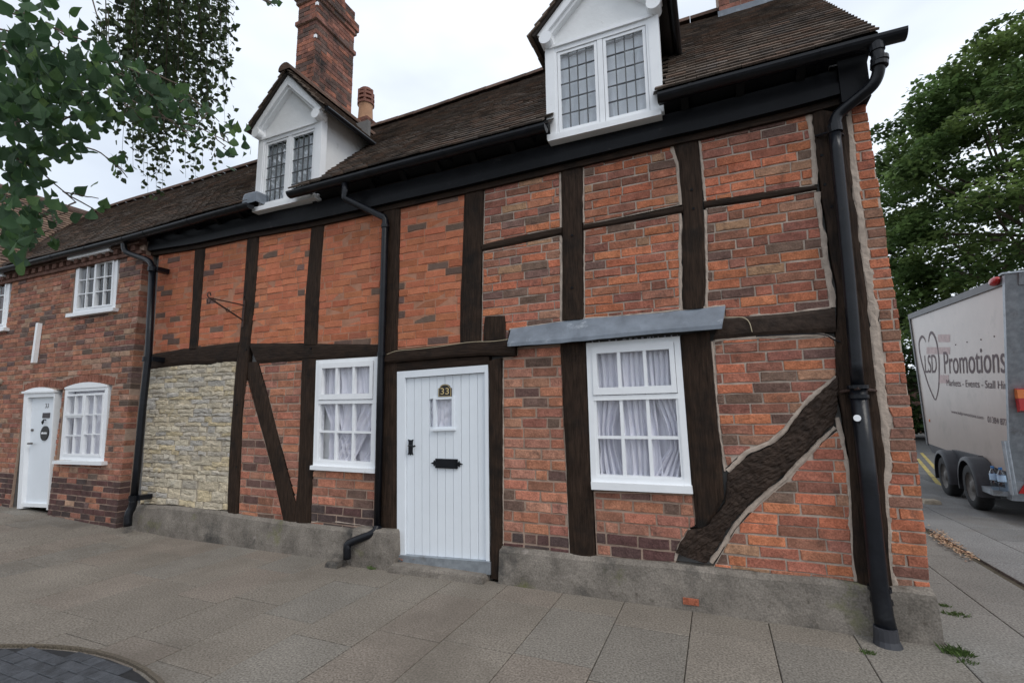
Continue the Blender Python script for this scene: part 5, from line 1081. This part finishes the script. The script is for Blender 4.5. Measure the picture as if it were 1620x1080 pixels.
MB().add(vs, [(2*i, 2*i+1, 2*i+3, 2*i+2) for i in range(n-1)]).obj('heart_logo', MT['maroon'], body)
for a, b in (((1484, 529), (1503, 541)), ((1466, 549), (1503, 560)), ((1486, 593), (1501, 606))): 
    c = [L3((a[0], b[1])), L3((b[0], b[1])), L3((b[0], a[1])), L3((a[0], a[1]))]; MB().add([tuple(v-tn*.002) for v in c], [(0, 1, 2, 3)]).obj('faded_print', MT['pinkprint'], body)
for px in ((1512, 545), (1530, 541), (1573, 532), (1552, 537)): s, z = TS(*px); blob(TP(s, z, OB+.002), (.012, .006, .012), 'rivet', 'rim', body, n=5)
s, z = TS(1471, 665); blob(TP(s, z, OB+.005), (.02, .012, .03), 'side_marker', 'orangelens', body, n=6)
# water bottles on the ledge
MT['pet'] = glass_mat('clear_plastic', (.80, .88, .95), 2.5)
for k, px in enumerate(((1576, 790), (1584, 795))):
    s = TS(*px, -.05)[0]; o = -.06-.03*k; b0 = TP(s, zl_+.003, o); B_ = thing('water_bottle', b0, ('clear water bottle with blue cap on the trailer step', 'second clear water bottle on the trailer step, next to the propped leg')[k], 'bottle', 'water bottles on the trailer step')
    pr_ = [(0, .036), (.01, .042), (.10, .042), (.12, .038), (.14, .042), (.21, .042), (.26, .020), (.275, .016)]; MB().tube([(b0[0], b0[1], b0[2]+h) for h, _ in pr_], [r for _, r in pr_], 14).obj('bottle_body', MT['pet'], B_, smooth=True)
    MB().tube([(b0[0], b0[1], b0[2]+h) for h in (.272, .30)], .019, 12).obj('cap', MT['blueplastic'], B_); MB().tube([(b0[0], b0[1], b0[2]+h) for h in (.12, .20)], .0435, 14, cap=False).obj('bottle_label', MT['paleblue'], B_)
# ------------------------------------------------------------------ trees
def leaf_fan(mb, p, size, tone, nrm_=None, elong=1.35, fold=.25):
    a = Vector((random.gauss(0, 1), random.gauss(0, 1), random.gauss(0, 1))).normalized() if nrm_ is None else nrm_
    t = Vector((random.gauss(0, 1), random.gauss(0, 1), random.gauss(0, 1)-.6)); u = (t-a*t.dot(a)).normalized(); v = a.cross(u); p = Vector(p); h = size*elong
    mb.add([tuple(p), tuple(p+u*h*.32+v*size*.46+a*size*fold*.3), tuple(p+u*h*.62+v*size*.34+a*size*fold*.2), tuple(p+u*h), tuple(p+u*h*.62-v*size*.34+a*size*fold*.2), tuple(p+u*h*.32-v*size*.46+a*size*fold*.3)], [(0, 1, 2, 3), (0, 3, 4, 5)], tone)
def limb(mb, a, b, r0, r1, n=7, sag=.0, wob=.08):
    a, b = Vector(a), Vector(b); L = (b-a).length; pts = []
    for i in range(n):
        t = i/(n-1); pts.append(a.lerp(b, t)+Vector((noise.noise((a.x+t*3, a.y, 1)), noise.noise((a.x, a.y+t*3, 5)), 0))*wob*L*math.sin(math.pi*t)+Vector((0, 0, sag*L*math.sin(math.pi*t))))
    mb.tube(pts, [r0+(r1-r0)*i/(n-1) for i in range(n)], 8); return pts
def big_tree(name, base, C, rad, nclump, nleaf, size, tones, label, group=None, seed=1, low=-.75, crad=(.55, 1.15)):
    random.seed(seed); T_ = thing(name, base, label, 'tree', group); tk = MB(); base = Vector(base); C = Vector(C)
    limb(tk, base, C+Vector((0, 0, rad[2]*.2)), .34, .12, 9, wob=.03); cl = []; crown = MB()
    while len(cl) < nclump:
        v = Vector((random.gauss(0, 1), random.gauss(0, 1), random.gauss(0, 1))).normalized()
        if v.z < low: continue
        k = rnd(.55, 1.0)**.6*(1+.14*noise.noise((v.x*2.2, v.y*2.2, v.z*2.2+seed))); cl.append(C+Vector((v.x*rad[0]*k, v.y*rad[1]*k, v.z*rad[2]*k)))
    for i, c in enumerate(cl):
        if i % 9 == 0: limb(tk, C.lerp(base, rnd(.0, .45)), c, .075, .015, 6)
        rr = rnd(*crad); tn_ = shade(random.choice(tones), rnd(.75, 1.25)); out = (c-C); out = Vector((out.x/rad[0], out.y/rad[1], 0))
        for _ in range(nleaf):
            v = Vector((random.gauss(0, 1), random.gauss(0, 1), random.gauss(0, 1))).normalized()*rnd(.25, 1)**.5*rr; v.z = v.z*.42-.16*(v.x**2+v.y**2)/rr
            nr = Vector((random.gauss(0, .55), random.gauss(0, .55), 1)).normalized(); leaf_fan(crown, c+v, size*rnd(.7, 1.25), shade(tn_, rnd(.75, 1.25)), nr)
    tk.obj('trunk', MT['bark'], T_, smooth=True); crown.obj('crown', MT['leaf_far'], T_, kind='stuff'); return T_
big_tree('lime_tree', (10.6, 18.0, 0), (10.6, 17.6, 8.3), (4.9, 4.6, 6.6), 340, 260, .135, [(.125, .190, .060), (.095, .155, .050), (.15, .215, .065)], 'large dense green tree rising behind the grey trailer', seed=3)
big_tree('shrub_tree', (7.6, 24.0, 0), (8.2, 24, 3.2), (4.2, 2.4, 3.4), 150, 150, .19, [(.075, .12, .04), (.06, .10, .034)], 'dark low tree filling the gap between the house corner and the trailer', seed=5, low=-.95)
m_ = MB().box(4, 26, 30, 30.4, 0, 3.2, (.13, .075, .06)); tag(m_.obj('garden_wall', MT['brick_far'], None), 'distant dark brick wall behind the trees', 'wall')
# birch leaves: shared meshes
leafm = []
for k in range(6):
    random.seed(40+k); mb = MB(); n = 7; out = []; tone = random.choice([(.085, .150, .055), (.065, .125, .062), (.115, .190, .060), (.055, .100, .055)])
    prof = [(0, .0), (.10, .30), (.24, .46), (.42, .42), (.62, .26), (.82, .10), (1.0, 0)]; cup = rnd(.05, .45); bend = rnd(-.3, .45)
    mid = [(0, y*1.05, -bend*y*y) for y, _ in prof]; lf = [(-x, y*1.05, cup*x*1.2-bend*y*y) for y, x in prof]; rt_ = [(x, y*1.05, cup*x*1.2-bend*y*y) for y, x in prof]; vs = mid+lf+rt_
    fs = [(i, i+1, n+i+1, n+i) for i in range(n-1)]+[(i+1, i, 2*n+i, 2*n+i+1) for i in range(n-1)]; mb.add(vs, fs, tone); o = mb.obj('leaf_source', MT['leaf'], None, smooth=True); leafm.append(o.data); bpy.data.objects.remove(o)
random.seed(77)
BT = thing('birch_tree', (-3.5, -4.12, 0), 'birch tree in the dark sett pit, its large near leaves hanging into view', 'tree')
tk = MB(); limb(tk, (-3.5, -4.12, 0), (-3.55, -4.2, 7.5), .17, .05, 10, wob=.03); tk.obj('trunk', MT['birch'], BT, smooth=True)
tw = MB(); clusters = [(30, 95, 50, 45, 46, 2.3), (30, 175, 45, 60, 80, 2.25), (85, 130, 50, 55, 62, 2.3), (105, 205, 50, 55, 52, 2.4), (40, 260, 42, 40, 40, 2.3), (150, 110, 42, 34, 36, 2.5), (165, 175, 40, 40, 34, 2.5), (215, 135, 40, 38, 34, 2.6), (225, 190, 32, 26, 14, 2.6), (285, 170, 40, 28, 18, 2.7), (300, 215, 30, 18, 8, 2.7), (370, 232, 28, 36, 12, 2.7), (250, 160, 45, 35, 22, 2.6), (330, 180, 25, 22, 6, 2.7), (432, 4, 6, 8, 3, 2.8), (20, 335, 35, 40, 24, 2.2), (25, 400, 30, 38, 18, 2.2), (75, 345, 40, 26, 12, 2.3), (60, 385, 30, 24, 8, 2.3), (60, 30, 55, 35, 15, 2.3), (120, 60, 40, 22, 7, 2.4), (120, 320, 60, 30, 6, 2.4), (190, 265, 20, 18, 4, 2.6)]
root = Vector((-3.2, -3.75, 3.15)); leaves = []
limb(tw, (-3.52, -4.12, 2.6), root, .05, .03, 5); limb(tw, root, tuple(PD(-60, 60, 2.5)), .02, .008, 6); limb(tw, root, tuple(PD(-70, 200, 2.4)), .02, .008, 6); tw.obj('branch', MT['bark'], BT, smooth=True)
for (cx, cy, rx, ry, n, dep) in clusters:
    e = Vector(tuple(PD(cx, cy, dep))); tw = MB(); pts = limb(tw, e+Vector((rnd(-.5, -.3), rnd(-.2, -.05), rnd(.12, .3))), e, .0042, .0018, 9, sag=.08, wob=.06)
    for _ in range(3): q = Vector(tuple(PD(cx+rnd(-rx, rx)*.8, cy+rnd(-ry, ry)*.9, dep+rnd(-.2, .2)))); limb(tw, pts[-3].lerp(e, rnd(0, 1)), q, .0028, .0016, 6, wob=.12)
    tw.obj('branch', MT['bark'], BT, smooth=True)
    for _ in range(int(n*1.75)):
        a = rnd(0, 2*math.pi); k = rnd(0, 1)**.6; leaves.append((cx+rx*k*math.cos(a), cy+ry*k*math.sin(a), dep+rnd(-.28, .28)))
random.shuffle(leaves); rest = MB()
for i, (x, y, d) in enumerate(leaves):
    p = Vector(tuple(PD(x, y, d))); s = rnd(.031, .050)
    rot = Matrix.Rotation(rnd(0, 6.28), 4, 'Z')@Matrix.Rotation(rnd(-.9, .9)+math.pi*.62, 4, 'X')@Matrix.Rotation(rnd(-1.1, 1.1), 4, 'Y'); mat_ = Matrix.Translation(p)@rot@Matrix.Diagonal((s, s, s, 1)); me = leafm[i % 6]
    if i < 295:
        o = bpy.data.objects.new('leaf', me); COL.objects.link(o); par(o, BT); o.matrix_basis = mat_
    else: rest.add([tuple(mat_@v.co) for v in me.vertices], [tuple(f.vertices) for f in me.polygons], random.choice([(.06, .12, .042), (.05, .10, .045), (.045, .085, .04)]))
for _ in range(900):                        # the rest of the crown, above and beside the camera
    v = Vector((random.gauss(0, 1), random.gauss(0, 1), random.gauss(0, 1))).normalized()*rnd(.3, 1)**.5; p = Vector((-4.0+v.x*1.3, -4.4+v.y*1.5, 5.6+v.z*2.0)); px = proj(p)
    if -60 < px[0] < 1680 and -60 < px[1] < 1140: continue
    leaf_fan(rest, p, .055, shade((.05, .10, .042), rnd(.7, 1.3)))
rest.obj('crown', MT['leaf'], BT, kind='stuff')
# weeping birch further along the street
WB = thing('weeping_birch', (-7.6, -2.7, gz(-7.6)), 'weeping birch with fine dark hanging foliage in front of the cottage roof', 'tree')
tk = MB(); limb(tk, (-7.6, -2.7, 0), (-7.4, -2.5, 8.5), .20, .06, 10, wob=.03); tk.obj('trunk', MT['birch'], WB, smooth=True)
env = ([140, 160, 185, 210, 235, 255, 280, 300, 320, 340, 355, 368], [75, 150, 235, 285, 325, 300, 285, 280, 275, 225, 165, 90]); cr = MB(); tw = MB(); rt2 = Vector((-6.9, -2.0, 7.6))
for k in range(78):
    x = rnd(146, 366); yb = float(np.interp(x, *env))*rnd(.55, 1.04); d = rnd(6.6, 8.3); ytop = rnd(-90, -10) if x > 175 else rnd(-10, 40); top = Vector(tuple(PD(x, ytop, d))); xx = x; y = ytop
    if k % 5 == 0: limb(tw, rt2, top, .02, .006, 7, sag=.12)
    prev = top
    while y < yb:
        xx += rnd(-2.2, 2.2); p = Vector(tuple(PD(xx, y, d)))
        dens = .85 if y < yb-60 else .65
        for _ in range(2 if (185 < x < 345 and random.random() < .55) else 1):
            if random.random() < dens and not (x < 205 and y > 190 and random.random() < .5): leaf_fan(cr, p+Vector((rnd(-.05, .05), rnd(-.05, .05), rnd(-.03, .03))), rnd(.042, .062), shade(random.choice([(.055, .085, .034), (.075, .11, .040), (.042, .062, .030)]), rnd(.75, 1.25)), elong=1.25)
        y += 4.4
    tw.tube([tuple(top), tuple(Vector(tuple(PD((x+xx)/2, (ytop+yb)/2, d)))), tuple(Vector(tuple(PD(xx, yb, d))))], [.004, .003, .0015], 4)
tw.obj('branch', MT['bark'], WB); 
for _ in range(700):
    v = Vector((random.gauss(0, 1), random.gauss(0, 1), random.gauss(0, 1))).normalized()*rnd(.3, 1)**.5; p = Vector((-7.3+v.x*2.0, -2.5+v.y*1.8, 8.4+v.z*1.8)); px = proj(p)
    if -40 < px[0] < 1660 and -30 < px[1] < 1100: continue
    leaf_fan(cr, p, .05, shade((.035, .06, .024), rnd(.7, 1.3)))
cr.obj('crown', MT['leaf_far'], WB, kind='stuff')
# ------------------------------------------------------------------ weeds and litter
def tuft(px, n, h, spread, label, tone=(.075, .12, .03)):
    c = PZ(*px); m_ = MB()
    for _ in range(n):
        a = rnd(0, 6.28); r = rnd(0, 1)**.7*spread; b = Vector((c[0]+r*math.cos(a), c[1]+r*math.sin(a)*.6, -.012)); l = Vector((rnd(-.5, .5), rnd(-.5, .5), 1)).normalized()*h*rnd(.5, 1.2); w_ = Vector((-l.y, l.x, 0)); w_ = (w_.normalized() if w_.length > .001 else Vector((1, 0, 0)))*.0022; mid = b+l*.6; tip = b+l+Vector((l.x, l.y, 0))*.8
        m_.add([tuple(b-w_), tuple(b+w_), tuple(mid+w_*.8), tuple(tip), tuple(mid-w_*.8)], [(0, 1, 2, 3, 4)], shade(tone, rnd(.7, 1.4)))
    o = tag(m_.obj('grass_tuft', MT['grass'], None), label, 'grass'); o['kind'] = 'stuff'; return o
tuft((589, 899), 90, .045, .05, 'small green weed on the paving beside the door pad stone'); tuft((1373, 1032), 70, .03, .045, 'thin grass in the paving joint beside the drain socket')
tuft((1512, 1033), 190, .05, .075, 'bright grass tuft at the foot of the house corner stone'); tuft((1528, 1047), 60, .03, .06, 'sparse grass running along the paving joint past the corner stone'); tuft((1512, 972), 120, .035, .085, 'straggly weeds growing along the joint beside the brick gable corner'); tuft((1494, 958), 60, .03, .04, 'few weed blades in the joint nearest the gable corner')
tuft((285, 848), 40, .02, .10, 'dry weeds along the plinth below the stone panel', (.12, .11, .04)); tuft((405, 872), 50, .015, .12, 'mossy weeds in a paving joint below the leaning brace', (.13, .13, .05))
def litter(pxs, n, label, tones, size=(.012, .028), up=.012, name='leaf_litter', zg=0.0):
    m_ = MB()
    for _ in range(n):
        a, b = random.choice(pxs); t = random.random(); c = PZ(a[0]+(b[0]-a[0])*t+rnd(-9, 9), a[1]+(b[1]-a[1])*t+rnd(-4.5, 4.5), zg); leaf_fan(m_, (c[0], c[1], zg+.012+rnd(0, up)), rnd(*size), shade(random.choice(tones), rnd(.6, 1.3)), Vector((rnd(-.5, .5), rnd(-.5, .5), 1)).normalized())
    o = tag(m_.obj(name, MT['litter'], None), label, 'leaf litter'); o['kind'] = 'stuff'; return o
BR_ = [(.36, .22, .13), (.42, .27, .17), (.28, .15, .09), (.48, .34, .22)]
litter([((1478, 848), (1500, 862)), ((1478, 842), (1530, 878)), ((1495, 862), (1545, 888)), ((1475, 838), (1520, 876))], 420, 'drift of dry tan leaf litter against the raised kerb stones', BR_, up=.03)
litter([((628, 886), (660, 884)), ((640, 884), (672, 888)), ((642, 886), (660, 888))], 90, 'small heap of reddish dry leaves at the foot of the door frame', [(.28, .10, .06), (.22, .10, .06), (.35, .17, .09)], up=.03, zg=.066)
litter([((255, 836), (282, 841)), ((765, 900), (776, 898)), ((1380, 1002), (1392, 1004)), ((1440, 1000), (1476, 1000)), ((660, 893), (750, 906))], 46, 'scattered fallen leaves along the foot of the wall', [(.40, .22, .10), (.30, .13, .07)], size=(.012, .024))
c = PZ(1466, 797); lump('loose_stone', [(c[0]-.05, c[1]-.10), (c[0]+.16, c[1]-.08), (c[0]+.14, c[1]+.12), (c[0]-.04, c[1]+.10)], .0, .07, 'stonebed', None, n=2)
tag(bpy.data.objects['loose_stone'], 'loose buff stone lying on the side pavement', 'stone')
